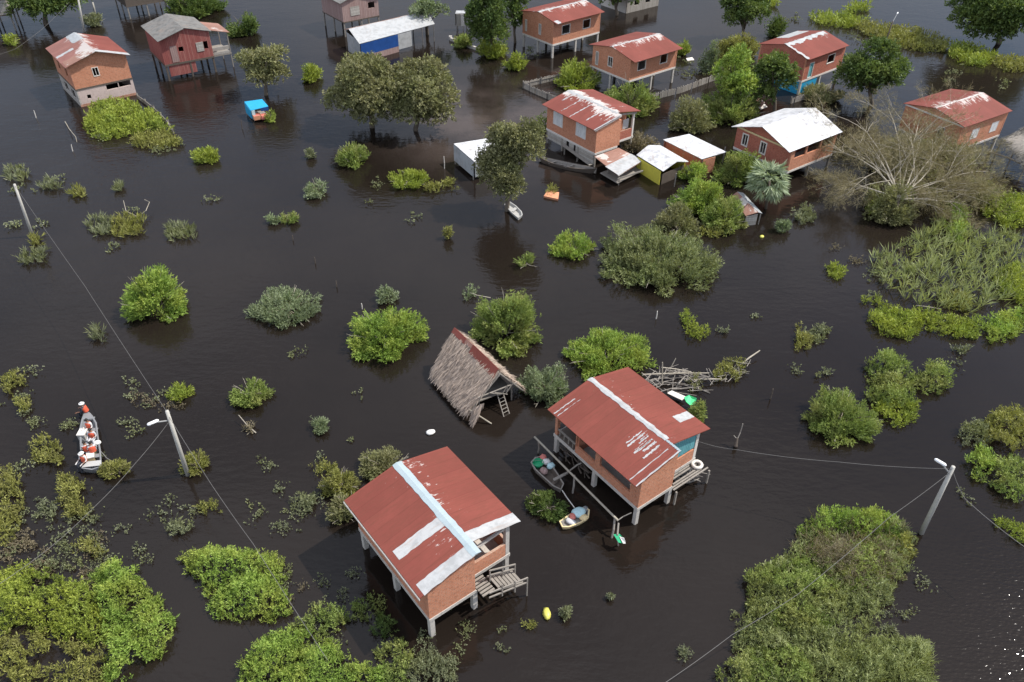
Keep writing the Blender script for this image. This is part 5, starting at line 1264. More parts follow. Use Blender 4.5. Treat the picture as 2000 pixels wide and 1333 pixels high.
MB().slab([at(1303, 768, .3), at(1312, 763, .35), at(1340, 775, .35), at(1332, 782, .3)], .06).build('white_board', M['trim'], bp, world=True)
tag(MB().slab([at(1336, 776, .75), at(1346, 772, .85), at(1361, 778, .8), at(1358, 789, .45), at(1348, 792, .6), at(1340, 785, .7)], .10).build('green_tarpaulin', M['green_tarp']), 'crumpled light green tarpaulin at the edge of the driftwood', 'tarpaulin')

# ------------------------------------------------------------------ floating oddments
sack('floating_bag', 'white bag floating alone left of the thatched hut', (841, 845), -.05, (.30, .22, .22), 'white_cloth', .4, 'bag')
sack('floating_container', 'yellow plastic container floating below the two near houses', (1068, 1200), -.08, (.20, .34, .34), 'yellow_bag', .1, 'container')
sack('floating_bag', 'small yellow bag floating below the tumbledown shack', (1488, 463), -.05, (.20, .18, .22), 'yellow_bag', .8, 'bag')
tub = thing('planter_raft', 'orange foam raft with a green plant in it', 'raft', at(1077, 381, 0)); pts = [at(1062, 383, .2), at(1070, 372, .2), at(1092, 376, .2), at(1090, 389, .2)]
MB().slab(pts, .28).build('float', M['orange_wood'], tub, world=True); patch([(1068, 372), (1080, 362), (1091, 371), (1086, 380), (1072, 381)], 'ochre', '', '', parent=tub, h=.6, part='plant', ragged=.1)
def stake(px, top, label, r=.045, mat='timber'):
    b = at(*px, 0); h = height_over(b, top[1]); t = at(top[0], top[1], h); o = MB().tube([b - Vector((0, 0, .8)), lerp(b, t, .55) + Vector((.02, 0, 0)), t], [r, r, r * .7], 6).build('stake', M[mat]); return tag(o, label, 'stake', 'stakes in the open water')
for px, top, l in (((571, 470), (571, 460), 'short dark stake in open water, uppermost of a line of three'), ((615, 515), (614, 503), 'short dark stake in open water, middle of a line of three'), ((657, 561), (656, 549), 'short dark stake in open water, lowest of a line of three'), ((707, 604), (706, 593), 'short pale stake just left of the rounded bright green bush'),
                   ((1281, 623), (1284, 608), 'pale stake standing below the largest olive bush'), ((70, 231), (66, 216), 'white stake in open water left of the mat of plants by the pink ground floor'), ((141, 296), (139, 283), 'white stake in open water below the pink ground floor house'),
                   ((472, 252), (471, 236), 'thin stake just left of the blue tarpaulin shelter'), ((868, 330), (867, 306), 'thin pale stake left of the tin shed'), ((1504, 780), (1510, 760), 'leaning dark stake right of the driftwood')):
    stake(px, top, l, mat='trim' if 'white' in l or 'pale' in l else 'wood_dark')
stk2 = thing('stump', 'dark stump with a bare branch standing under the cable right of the turquoise gable house', 'stump', at(1437, 880, 0))
MB().tube([at(1437, 880, -.8), at(1437, 870, .3), at(1440, 856, .7)], [.13, .12, .07], 7).build('trunk', M['wood_dark'], stk2, world=True); MB().tube([at(1440, 858, .65), at(1446, 845, 1.0), at(1451, 828, 1.6)], .035, 5).build('branch', M['timber'], stk2, world=True); MB().tube([at(1440, 858, .65), at(1433, 851, .8)], .03, 5).build('branch', M['timber'], stk2, world=True)

wr = thing('wreckage', 'pinkish heap of broken sheet metal between the bushes above the white sheet roofed house', 'wreckage', at(1480, 204, 0))
MB().slab([at(1468, 196, .9), at(1480, 190, 1.1), at(1494, 200, .9), at(1488, 208, .6), at(1473, 206, .5)], .06).build('sheet', M['rust_roof'], wr, world=True)
MB().slab([at(1478, 208, .4), at(1492, 202, .5), at(1499, 209, .4), at(1486, 214, .2)], .05).build('sheet', M['trim'], wr, world=True)
for q_ in ((1474, 207), (1490, 209)): b = at(*q_, 0); MB().beam((b.x, b.y, -.8), (b.x, b.y, .55), .09).build('post', M['timber'], wr, world=True)
tag(MB().slab([at(1340, 114, .12), at(1352, 112, .12), at(1356, 117, .12), at(1343, 119, .12)], .15).build('floating_board', M['trim']), 'white floating board right of the two black windowed house', 'board')
# ------------------------------------------------------------------ fences
def fence(label, px, h, mat='wood', gap=.03, wid=.16, rails=True, lean=.05):
    pts = [at(x, y, 0) for x, y in px]; o = thing('board_fence', label, 'fence', pts[0])
    for a_, b_ in zip(pts[:-1], pts[1:]):
        mb = MB(); L = (b_ - a_).length; d = (b_ - a_) / L; n = int(L / (wid + gap)); nn = Vector((-d.y, d.x, 0))
        for i in range(n):
            if random.random() < .04: continue
            c = a_ + d * ((i + .5) * L / n); k = h * random.uniform(.86, 1.06); s = d * (wid / 2); l = d * random.gauss(0, lean) * .5; w = nn * .02
            vs = [c - s - w, c + s - w, c + s + w, c - s + w]; vs = [v - Vector((0, 0, .6)) for v in vs] + [v + l + Vector((0, 0, k)) for v in vs]
            mb.add(vs, [(0, 3, 2, 1), (4, 5, 6, 7), (0, 1, 5, 4), (1, 2, 6, 5), (2, 3, 7, 6), (3, 0, 4, 7)])
        mb.build('boards', M[mat], o, world=True)
        MB().beam(a_ + Vector((0, 0, h * .7)) + nn * .05, b_ + Vector((0, 0, h * .7)) + nn * .05, .05, .08).build('rail', M['timber'], o, world=True)
        for i in range(0, max(2, int(L / 3)) + 1):
            p = a_ + d * (L * i / max(2, int(L / 3))) + nn * .09; MB().box((p.x - .06, p.y - .06, -.8), (p.x + .06, p.y + .06, h * 1.12)).build('post', M['timber'], o, world=True)
    return o
fence('low grey board fence running to a corner left of the two black windowed house', [(1158, 138), (1090, 156), (1021, 172), (1048, 185), (1095, 205)], .75, 'wood')
fence('low grey board fence right of the two black windowed house', [(1268, 197), (1330, 182), (1388, 160), (1420, 150)], .8, 'wood')
fence('grey board fence beside the mat of plants by the pink ground floor', [(268, 192), (300, 216), (328, 244), (337, 262)], .5, 'wood')
fence('short board fence in front of the blue sheeted house', [(1545, 203), (1580, 192), (1622, 172)], .7, 'wood')
sw = thing('garden_wall', 'low crumbling grey wall below the tall dark trees', 'wall', at(905, 80, 0))
mb = MB(); 
for a_, b_ in (((880, 78), (918, 92)), ((918, 92), (950, 104))): mb.beam(at(*a_, .1), at(*b_, .1), .3, .6)
mb.build('masonry', M['concrete'], sw, world=True)
for p in ((880, 78), (918, 92), (950, 104)): q_ = at(*p, 0); MB().box((q_.x - .2, q_.y - .2, -.6), (q_.x + .2, q_.y + .2, .5)).build('pier', M['concrete'], sw, world=True)

# ------------------------------------------------------------------ the bare tree
def bare_tree():
    b = at(1742, 432, 0); o = thing('bare_tree', 'wide bare tree with pale branches and a tan haze of twigs, at far right', 'tree', b)
    tw, limbs = [], []
    hub = b + Vector((0, .2, 2.2)); mb = MB(); mb.tube([b - Vector((0, 0, 1)), b + Vector((0, 0, .4)), hub], [.24, .21, .18], 8); mb.build('trunk', M['bark'], o, world=True, smooth=True)
    ends = [((1612, 292), 3.0), ((1625, 345), 2.0), ((1672, 235), 4.5), ((1735, 212), 5.0), ((1800, 222), 4.8), ((1862, 262), 4.0), ((1930, 335), 2.6), ((1905, 372), 1.8), ((1870, 395), 1.4), ((1660, 262), 3.6), ((1830, 300), 4.2), ((1700, 280), 4.6), ((1770, 262), 5.2), ((1845, 410), 1.2)]
    for (x, y), z in ends:
        z *= .72; e = at(x, y, z); mb = MB()
        def grow(p, q_, r, dep):
            n = 5; pts = []; bend = Vector((random.gauss(0, .12), random.gauss(0, .12), random.uniform(.02, .14))) * (q_ - p).length
            for i in range(n + 1):
                t = i / n; pts.append(lerp(p, q_, t) + bend * (4 * t * (1 - t)) * .5 + Vector((random.gauss(0, .03), random.gauss(0, .03), random.gauss(0, .02))) * (0 < i < n))
            mb.tube(pts, [r * (1 - .75 * i / n) for i in range(n + 1)], 5 if dep else 6)
            L = (q_ - p).length
            if dep < 2:
                for k in range(5 if dep == 0 else 4):
                    t = random.uniform(.25, .95); s = pts[int(t * n)]; d = (q_ - p).normalized()
                    nd = (d + Vector((random.gauss(0, .7), random.gauss(0, .7), random.gauss(.05, .32)))).normalized()
                    grow(s, s + nd * L * random.uniform(.28, .5), r * .45, dep + 1)
            if dep >= 1: tw.append((pts[-1], (q_ - p).normalized(), L)); tw.append((pts[3], (q_ - p).normalized(), L))
        grow(hub, e, .085, 0); mb.build('limb', M['pale_bark'], o, world=True, smooth=True)
    P, A = [], []
    for p, d, L in tw:
        for _ in range(12):
            a_ = (d + Vector((random.gauss(0, .7), random.gauss(0, .7), random.gauss(.25, .5)))).normalized(); P.append(tuple(p - b + Vector((random.gauss(0, .35), random.gauss(0, .35), random.gauss(0, .28))))); A.append(tuple(a_))
    P, A = np.array(P), np.array(A); P[:, 2] = np.maximum(P[:, 2], .3); V, Q, T = leaves(P, A, .4, 6, .45, .022, .5)
    parts = [(V, Q, T)]
    c, rx, ry, hh, rz, d = frame_of(1606, 204, 1942, 430); rel = np.array([c.x - b.x, c.y - b.y, 0.0])
    K = 95; B = unit(rng.normal(size=(K, 3))); B[:, 2] = np.abs(B[:, 2]); ext = rng.uniform(.62, 1.02, K); idx = rng.integers(0, K, 2600)
    D = B[idx] + rng.normal(0, .11, (2600, 3)); D[:, 2] = np.abs(D[:, 2]); Pq = D * (ext[idx] * rng.uniform(.75, 1.0, 2600))[:, None] * np.array([rx, ry, min(hh, 4.6)])
    ca, sa = math.cos(rz), math.sin(rz); Pq = np.column_stack([Pq[:, 0] * ca - Pq[:, 1] * sa, Pq[:, 0] * sa + Pq[:, 1] * ca, Pq[:, 2] + .2]) + rel
    Aq = unit(np.column_stack([D[:, 0] * ca - D[:, 1] * sa, D[:, 0] * sa + D[:, 1] * ca, D[:, 2] + .35]) + rng.normal(0, .4, (2600, 3)))
    parts.append(leaves(Pq - Aq * .4, Aq, .8, 6, .5, .02, .5)); V, Q, T = mass(parts)
    V[:, 2] = np.maximum(V[:, 2], .03); np_mesh('twigs', V, Q, L_['tan'], T, o)
    D = unit(rng.normal(size=(26, 3))); D[:, 2] = np.abs(D[:, 2]); ix = rng.integers(0, 26, 1500); Pf = (D[ix] * .55 + rng.normal(0, .10, (1500, 3))) * np.array([rx, ry, 3.6]); Pf = Pf + np.array([rel[0] + .8, rel[1], .5]); Pf[:, 2] = np.maximum(np.abs(Pf[:, 2]), .2)
    V, Q, T = leaves(Pf, unit(D[ix] + rng.normal(0, .5, (1500, 3)) + np.array([0, 0, .4])), .5, 7, .30, .17, .8); np_mesh('foliage', V, Q, L_['brown_olive'], T, o)
bare_tree()
# ------------------------------------------------------------------ shrubs standing in open water
G1 = 'shrubs standing in the open water'
SH = [
 ((258, 533, 380, 640), 'bright', 'bright green leaning shrub alone in the left of the open water', 1.0, 1.15),
 ((503, 563, 636, 642), 'greygreen', 'low grey green spreading shrub between two brighter bushes', 1.1, 1.0),
 ((682, 592, 836, 712), 'bright', 'rounded vivid green bush left of the thatched hut', 1.2, 1.1),
 ((912, 566, 1062, 698), 'green', 'mid green domed bush right behind the thatched hut', 1.1, 1.15),
 ((1090, 638, 1266, 752), 'bright', 'broad bright green bush behind the white striped roof', 1.1, 1.0),
 ((1012, 712, 1116, 802), 'greygreen', 'grey green bush between the thatched hut and the turquoise gable house', 1.1, 1.0),
 ((1160, 434, 1386, 578), 'olive', 'largest olive green bush, wide and domed in the middle of the flood', 1.3, 1.15),
 ((1075, 455, 1164, 513), 'bright', 'small bright round bush just left of the largest olive bush', 1.0, 1.0),
 ((1272, 402, 1362, 470), 'brown_olive', 'dull olive bush behind the largest olive bush', 1.0, 1.0),
 ((1560, 764, 1689, 866), 'green', 'neat round light green bush alone above the right cable', 1.2, .9),
 ((457, 740, 536, 800), 'green', 'small dense green bush right of the left lamp post', 1.0, 1.0),
 ((712, 872, 804, 950), 'brown_olive', 'brownish olive bush behind the far eave of the nearest house', 1.0, 1.0),
 ((636, 918, 702, 984), 'ochre', 'small ochre green bush left of the nearest house eave', 1.0, 1.0),
 ((648, 968, 712, 1032), 'brown_olive', 'olive bush touching the left eave of the nearest house', 1.0, 1.0),
 ((1028, 958, 1108, 1026), 'dark', 'dark green round bush between the grey skiff and the junk raft', 1.1, .9),
 ((453, 33, 511, 76), 'dark', 'dark bush in the water right of the red plank house', 1.0, 1.0),
 ((587, 135, 631, 165), 'yellow', 'small bright yellow green bush left of the pair of grey olive trees', 1.0, 1.0),
 ((381, 296, 434, 325), 'yellow', 'small yellow green bush below the mat of plants by the board fence', 1.0, 1.0),
 ((656, 285, 722, 334), 'green', 'small spiky green bush below the pair of grey olive trees', 1.0, 1.1),
 ((600, 350, 646, 389), 'greygreen', 'small pale grey green bush in open water left of the yellow mat', .9, 1.0),
 ((762, 334, 842, 377), 'yellow', 'yellow green bush growing on the floating mat left of the tin shed', 1.0, 1.0),
 ((868, 438, 882, 470), 'ochre', 'tiny yellowish sprig in open water below the floating mat', .8, 1.0),
 ((1005, 504, 1052, 529), 'green', 'tiny sprawling green sprig below left of the small round bush', .5, 1.0),
 ((605, 819, 645, 852), 'greygreen', 'tiny grey green sprig between the left lamp post and the thatched hut', .9, 1.0),
 ((738, 566, 780, 600), 'greygreen', 'small pale tuft just behind the vivid green bush', .9, 1.0),
 ((525, 420, 547, 441), 'greygreen', 'left one of two tiny tufts in open water', .8, .9),
 ((551, 419, 585, 441), 'green', 'right one of two tiny tufts in open water', .8, .9),
 ((334, 757, 382, 788), 'yellow', 'small yellow green tuft by the head of the left lamp post', .9, 1.0),
 ((212, 898, 264, 942), 'ochre', 'yellow green tuft right of the metal boat, crossed by a cable', .9, 1.0),
 ((368, 884, 416, 932), 'ochre', 'sprawling olive tuft at the foot of the left lamp post', .7, 1.0),
 ((1512, 430, 1546, 462), 'greygreen', 'tiny dark stemmed tuft right of the tumbledown shack', .7, 1.0),
 ((1188, 1165, 1196, 1170), 'weed', 'tiny pale sprig in the open water at lower right', .7, 1.0),
 ((1093, 1188, 1118, 1216), 'weed', 'tiny pale sprig right of the yellow container', .7, 1.0),
 ((600, 300, 614, 312), 'weed', 'tiny pale sprig left of the small spiky bush', .6, 1.0),
]
for bx_, lf, lb, dn, sz in SH: shrub(bx_, lf, 'shrub', lb, 'shrub', G1, dn, sz)

G2 = 'bushes between the houses'
for bx_, lf, lb, dn, sz in [
 ((1310, 352, 1424, 438), 'bright', 'vivid green bush left of the tumbledown shack', 1.1, 1.0),
 ((1362, 384, 1448, 460), 'green', 'mid green bush with dark foot touching the tumbledown shack', 1.1, 1.0),
 ((1388, 294, 1482, 372), 'green', 'tall mid green bush in front of the white sheet roofed house', 1.1, 1.0),
 ((1316, 318, 1380, 364), 'bright', 'small bright bush below the low brick lean-to', 1.0, 1.0),
 ((1474, 288, 1540, 345), 'pale', 'pale silvery bush against the brick wall under the white sheet roof', 1.0, 1.0),
 ((1078, 128, 1170, 186), 'yellow', 'yellow green bush inside the board fence corner', 1.0, 1.0),
 ((1182, 156, 1274, 232), 'green', 'green bush below the two black windowed house', 1.1, 1.0),
 ((1044, 212, 1074, 262), 'dark', 'narrow dark bush left of the shuttered brick house', 1.0, 1.0),
 ((1398, 74, 1474, 122), 'ochre', 'yellowish bush behind the upright bright tree', 1.0, 1.0),
 ((1366, 92, 1404, 146), 'greygreen', 'thin grey bush beside the right end of the board fence', .7, 1.0),
 ((1362, 178, 1482, 254), 'green', 'wide mid green bush between the board fence and the white sheet roofed house', 1.1, 1.0),
 ((1298, 196, 1380, 266), 'brown_olive', 'dull olive bush right of the shuttered brick house', 1.0, 1.0),
 ((522, 216, 540, 242), 'yellow', 'small yellow green plant leaning out of the blue tarpaulin shelter', .9, .9),
 ((1494, 42, 1532, 76), 'dark', 'dark bush behind the blue sheeted house', 1.0, 1.0),
 ((1560, 168, 1634, 206), 'brown_olive', 'low dull bush in front of the blue sheeted house', .9, 1.0),
 ((932, 80, 992, 120), 'yellow', 'low yellow green bush under the tall dark trees, by the grey wall', 1.0, 1.0),
 ((982, 104, 1024, 142), 'yellow', 'smaller yellow green bush left of the board fence corner', 1.0, 1.0),
 ((884, 68, 934, 98), 'green', 'small green bush behind the low grey wall', .9, 1.0),
 ((326, -18, 434, 40), 'dark', 'dark green bush behind the grey fibre roof', 1.1, 1.0),
 ((165, 30, 202, 56), 'weed', 'thin grey sprig right of the top left pole', .6, 1.0),
 ((14, 78, 36, 92), 'yellow', 'tiny yellow green plant in the water at top left', .9, .9),
 ((1672, 356, 1778, 446), 'brown_olive', 'olive bush at the foot of the bare tree', 1.0, 1.0),
 ((1200, 262, 1272, 306), 'dry', 'dry brown scrub between the shuttered house and the yellow shed', .8, 1.0),
 ((1696, 262, 1790, 352), 'brown_olive', 'olive bush growing up through the bare tree', .9, 1.0),
 ((1690, 395, 1716, 425), 'yellow', 'tiny yellow tuft at the foot of the bare tree', .9, .9),
 ((1320, 82, 1350, 112), 'yellow', 'small yellowish bush at the right end of the two black windowed house', .9, .9),
 ((1340, 780, 1372, 832), 'green', 'low green plant under the light green tarpaulin', .9, .9),
]: shrub(bx_, lf, 'bush', lb, 'bush', G2, dn, sz)

G3 = 'trees rising from the flood'
tree((466, 86, 568, 186), (520, 186), 'brown_olive', 'olive_tree', 'round grey olive tree standing alone right of the red plank house', G3, 1.1, 14)
tree((634, 103, 798, 255), (727, 249), 'brown_olive', 'olive_tree', 'wide grey olive tree, left of the touching pair below the white barn', G3, 1.0, 40)
tree((750, 118, 890, 260), (812, 255), 'brown_olive', 'olive_tree', 'grey olive tree, right of the touching pair below the white barn', G3, 1.0, 34)
tree((924, 226, 1060, 412), (990, 412), 'brown_olive', 'leaning_tree', 'tall olive tree leaning over the tin shed', G3, .95, 24, flat=.8)
tree((804, -6, 868, 56), (835, 68), 'greygreen', 'loose_tree', 'thin pale tree behind the far end of the white barn', G3, .6, 9)
tree((916, -30, 1004, 92), (960, 112), 'dark', 'dark_tree', 'tall dark tree at the top edge beside the tiny outhouse', G3, 1.2, 22)
tree((972, -30, 1036, 64), (1006, 84), 'dark', 'dark_tree', 'narrower dark tree left of the tall white posts', G3, 1.1, 12)
tree((1392, 106, 1478, 206), (1436, 222), 'bright', 'broadleaf_tree', 'upright bright green tree left of the blue sheeted house', G3, 1.1, 18)
tree((1468, 102, 1550, 208), (1512, 220), 'dark', 'broadleaf_tree', 'dark bushy tree touching the blue sheeting', G3, 1.1, 16)
tree((1406, -26, 1502, 64), (1452, 84), 'dark', 'dark_tree', 'dark tree alone at the top edge right of the centre', G3, 1.2, 18)
tree((1646, 95, 1754, 196), (1702, 206), 'dark', 'round_tree', 'round glossy dark tree right of the blue sheeted house', G3, 1.3, 22)
tree((1876, -40, 2020, 66), (1950, 86), 'dark', 'dark_tree', 'large dark spreading tree at the top right corner', G3, 1.3, 26)
tree((16, -46, 152, 26), (90, 48), 'dark', 'dark_tree', 'dark overhanging tree at the top left corner', G3, 1.2, 20)
tree((1160, -40, 1245, 14), (1205, 30), 'dark', 'dark_tree', 'dark tree behind the whitewashed low house at the top edge', G3, 1.1, 12)

# a small fan palm
def palm():
    b = at(1497, 408, 0); hb = height_over(b, 352); c = at(1503, 352, hb); o = thing('fan_palm', 'pale fan palm with drooping fronds below the white sheet roof', 'palm', b)
    MB().tube([b - Vector((0, 0, 1)), lerp(b, c, .5), c], [.14, .12, .10], 8).build('trunk', M['bark'], o, world=True, smooth=True)
    P, A = [], []; n = 64
    for i in range(n):
        a_ = random.uniform(0, 6.28); el = random.uniform(-1.0, 1.1); d = Vector((math.cos(a_) * math.cos(el), math.sin(a_) * math.cos(el), math.sin(el))); L = random.uniform(.85, 1.3)
        fc = c - b + d * L; s = d.cross(Vector((0, 0, 1))).normalized()
        for k in range(18):
            t = (k / 17 - .5) * 2.4; P.append(tuple(fc)); A.append(tuple((d * math.cos(t) + s * math.sin(t) + Vector((0, 0, -.25 - .15 * abs(t)))).normalized()))
    V, Q, T = leaves(np.array(P), np.array(A), .1, 2, .95, .05, .10, droop=.12); V[:, 2] = np.maximum(V[:, 2], .05); np_mesh('fronds', V, Q, L_['pale'], T, o)
palm()

# ------------------------------------------------------------------ irregular stands and mats
G4 = 'floating mats of water plants'
for px, lf, lb, h, kw in [
 ([(160, 244), (180, 208), (225, 196), (272, 204), (305, 225), (330, 242), (336, 258), (290, 256), (245, 264), (205, 272), (178, 264)], 'yellow', 'bright yellow green mat of plants in front of the pink ground floor', 1.0, dict()),
 ([(246, 282), (285, 262), (332, 257), (360, 284), (330, 292), (280, 292)], 'ochre', 'dull straggling mat trailing below the board fence', .4, dict(gappy=.35)),
 ([(716, 372), (760, 362), (850, 360), (886, 352), (888, 372), (840, 378), (770, 378)], 'ochre', 'thin floating mat under the yellow green bush left of the tin shed', .22, dict(gappy=.4)),
 ([(1365, 450), (1405, 446), (1416, 462), (1390, 470), (1366, 466)], 'ochre', 'small straw coloured mat below the mid green bush', .3, dict()),
 ([(1546, 412), (1580, 400), (1594, 420), (1586, 440), (1552, 438)], 'weed', 'pale mat of leaves right of the fan palm', .3, dict(gappy=.2)),
 ([(1610, 520), (1630, 515), (1658, 532), (1640, 547), (1615, 540)], 'yellow', 'small bright mat left of the reed bed', .4, dict()),
 ([(1895, 385), (1930, 376), (2010, 388), (2012, 440), (1965, 447), (1925, 420)], 'yellow', 'bright yellow green mat at the right edge above the reed bed', .8, dict()),
 ([(1845, 400), (1868, 390), (1890, 410), (1888, 470), (1860, 480), (1846, 440)], 'bright', 'bright upright stand of plants inside the top of the reed bed', 1.2, dict()),
 ([(1938, 530), (1970, 515), (2012, 520), (2012, 592), (1962, 585), (1940, 560)], 'yellow', 'bright stand of plants at the right edge inside the reed bed', .9, dict()),
 ([(1832, 580), (1870, 568), (1904, 588), (1890, 612), (1850, 612)], 'ochre', 'small dull mat at the lower edge of the reed bed', .5, dict()),
 ([(1684, 584), (1705, 580), (1760, 608), (1800, 606), (1812, 640), (1776, 664), (1722, 656), (1692, 628)], 'yellow', 'left end of the bright row of water plants', .5, dict()),
 ([(1790, 600), (1850, 618), (1905, 630), (1912, 664), (1860, 662), (1808, 644)], 'yellow', 'middle of the bright row of water plants', .4, dict()),
 ([(1895, 622), (1950, 612), (2012, 596), (2012, 645), (1950, 672), (1905, 664)], 'bright', 'right end of the bright row of water plants', .5, dict()),
 ([(1590, 727), (1622, 724), (1626, 738), (1598, 740)], 'weed', 'tiny pale mat right of the driftwood', .2, dict()),
 ([(1860, 680), (1892, 678), (1896, 692), (1864, 694)], 'weed', 'tiny pale mat below the bright row of water plants', .2, dict()),
 ([(1698, 790), (1740, 780), (1796, 784), (1788, 826), (1750, 834), (1712, 812)], 'yellow', 'yellow green mat at the foot of the three lobed shrub', .5, dict()),
 ([(1928, 1010), (1950, 1004), (1980, 1018), (2012, 1040), (2012, 1068), (1970, 1050)], 'yellow', 'thin yellow mat at the right edge below the lamp post', .4, dict()),
 ([(1576, 32), (1640, 30), (1700, 48), (1650, 58), (1600, 50)], 'yellow', 'far left part of the floating weed band at top right', .25, dict(gappy=.2, dens=.8)),
 ([(1655, 48), (1720, 52), (1790, 62), (1850, 82), (1852, 106), (1780, 100), (1700, 76)], 'ochre', 'middle part of the floating weed band at top right, crossed by the thin lamp post', .22, dict(gappy=.2, dens=.8)),
 ([(1642, 20), (1690, 9), (1704, 20), (1665, 30)], 'yellow', 'small separate weed mat above the floating weed band', .2, dict(gappy=.3)),
 ([(1850, 92), (1900, 90), (1945, 112), (1925, 132), (1880, 126), (1852, 112)], 'yellow', 'lower part of the floating weed band below the top right tree', .35, dict(gappy=.3)),
 ([(1930, 118), (1975, 114), (2012, 124), (2012, 142), (1960, 142)], 'ochre', 'end of the floating weed band at the right edge', .25, dict(gappy=.4)),
 ([(1480, 0), (1515, -6), (1522, 12), (1492, 16)], 'yellow', 'small weed mat at the top edge right of the dark tree', .5, dict()),
 ([(0, 735), (35, 726), (60, 748), (40, 770), (0, 765)], 'ochre', 'ochre tuft at the left edge above the metal boat', .5, dict()),
 ([(26, 780), (52, 774), (66, 795), (45, 810), (27, 803)], 'ochre', 'small round ochre tuft left of the metal boat', .5, dict()),
 ([(58, 860), (90, 850), (128, 868), (125, 905), (85, 915), (60, 895)], 'ochre', 'larger olive tuft just left of the metal boat', .6, dict()),
 ([(-12, 915), (30, 908), (46, 950), (40, 1040), (10, 1075), (-12, 1070)], 'ochre', 'tall strip of ochre plants along the left edge', .7, dict(gappy=.15)),
 ([(110, 930), (145, 924), (178, 960), (172, 1010), (130, 1018), (108, 985)], 'ochre', 'ochre stand of plants below the metal boat', .7, dict()),
 ([(76, 985), (105, 975), (120, 1010), (96, 1020)], 'weed', 'pale rounded tuft left of the ochre stand', .5, dict()),
 ([(382, 986), (415, 978), (442, 1000), (425, 1014), (390, 1008)], 'ochre', 'small ochre tuft on the cable below the left lamp post', .35, dict(gappy=.2)),
 ([(316, 1030), (345, 1008), (378, 1022), (370, 1050), (330, 1052)], 'weed', 'thin pale tuft above the diamond shaped thicket', .3, dict(gappy=.3)),
 ([(140, 1062), (180, 1050), (206, 1076), (190, 1095), (150, 1088)], 'ochre', 'small ochre tuft above the bottom left thicket', .5, dict()),
 ([(608, 905), (640, 900), (668, 915), (640, 935), (612, 930)], 'ochre', 'scattered ochre tuft left of the brownish bush', .35, dict(gappy=.3)),
 ([(560, 975), (600, 960), (632, 975), (625, 1000), (575, 1000)], 'weed', 'scattered pale tuft left of the nearest house', .35, dict(gappy=.4)),
 ([(1015, 1208), (1040, 1212), (1056, 1222), (1035, 1232), (1014, 1226)], 'ochre', 'small olive mat left of the yellow container', .15, dict()),
 ([(1326, 1264), (1345, 1262), (1352, 1282), (1340, 1292), (1328, 1284)], 'weed', 'small pale mat beside the cable at lower right', .3, dict()),
 ([(1558, 655), (1600, 632), (1625, 650), (1600, 672)], 'weed', 'pale tuft with a floating stick left of the bright row', .3, dict(gappy=.2)),
 ([(1328, 614), (1346, 606), (1362, 636), (1388, 640), (1378, 662), (1342, 664)], 'yellow', 'sprawling yellow green sprig above the driftwood', .55, dict(gappy=.25, lump=1.0)),
 ([(1547, 662), (1556, 630), (1568, 652), (1592, 652), (1586, 680), (1552, 686)], 'ochre', 'pale sprawling sprig left of the bright row of water plants', .4, dict(gappy=.3, lump=1.0)),
 ([(1384, 640), (1410, 626), (1434, 632), (1424, 656), (1395, 650)], 'weed', 'thin trailing weed right of the sprawling sprig', .2, dict(gappy=.4)),
]: patch(px, lf, 'plant_mat', lb, 'plant mat', h, G4, **kw)

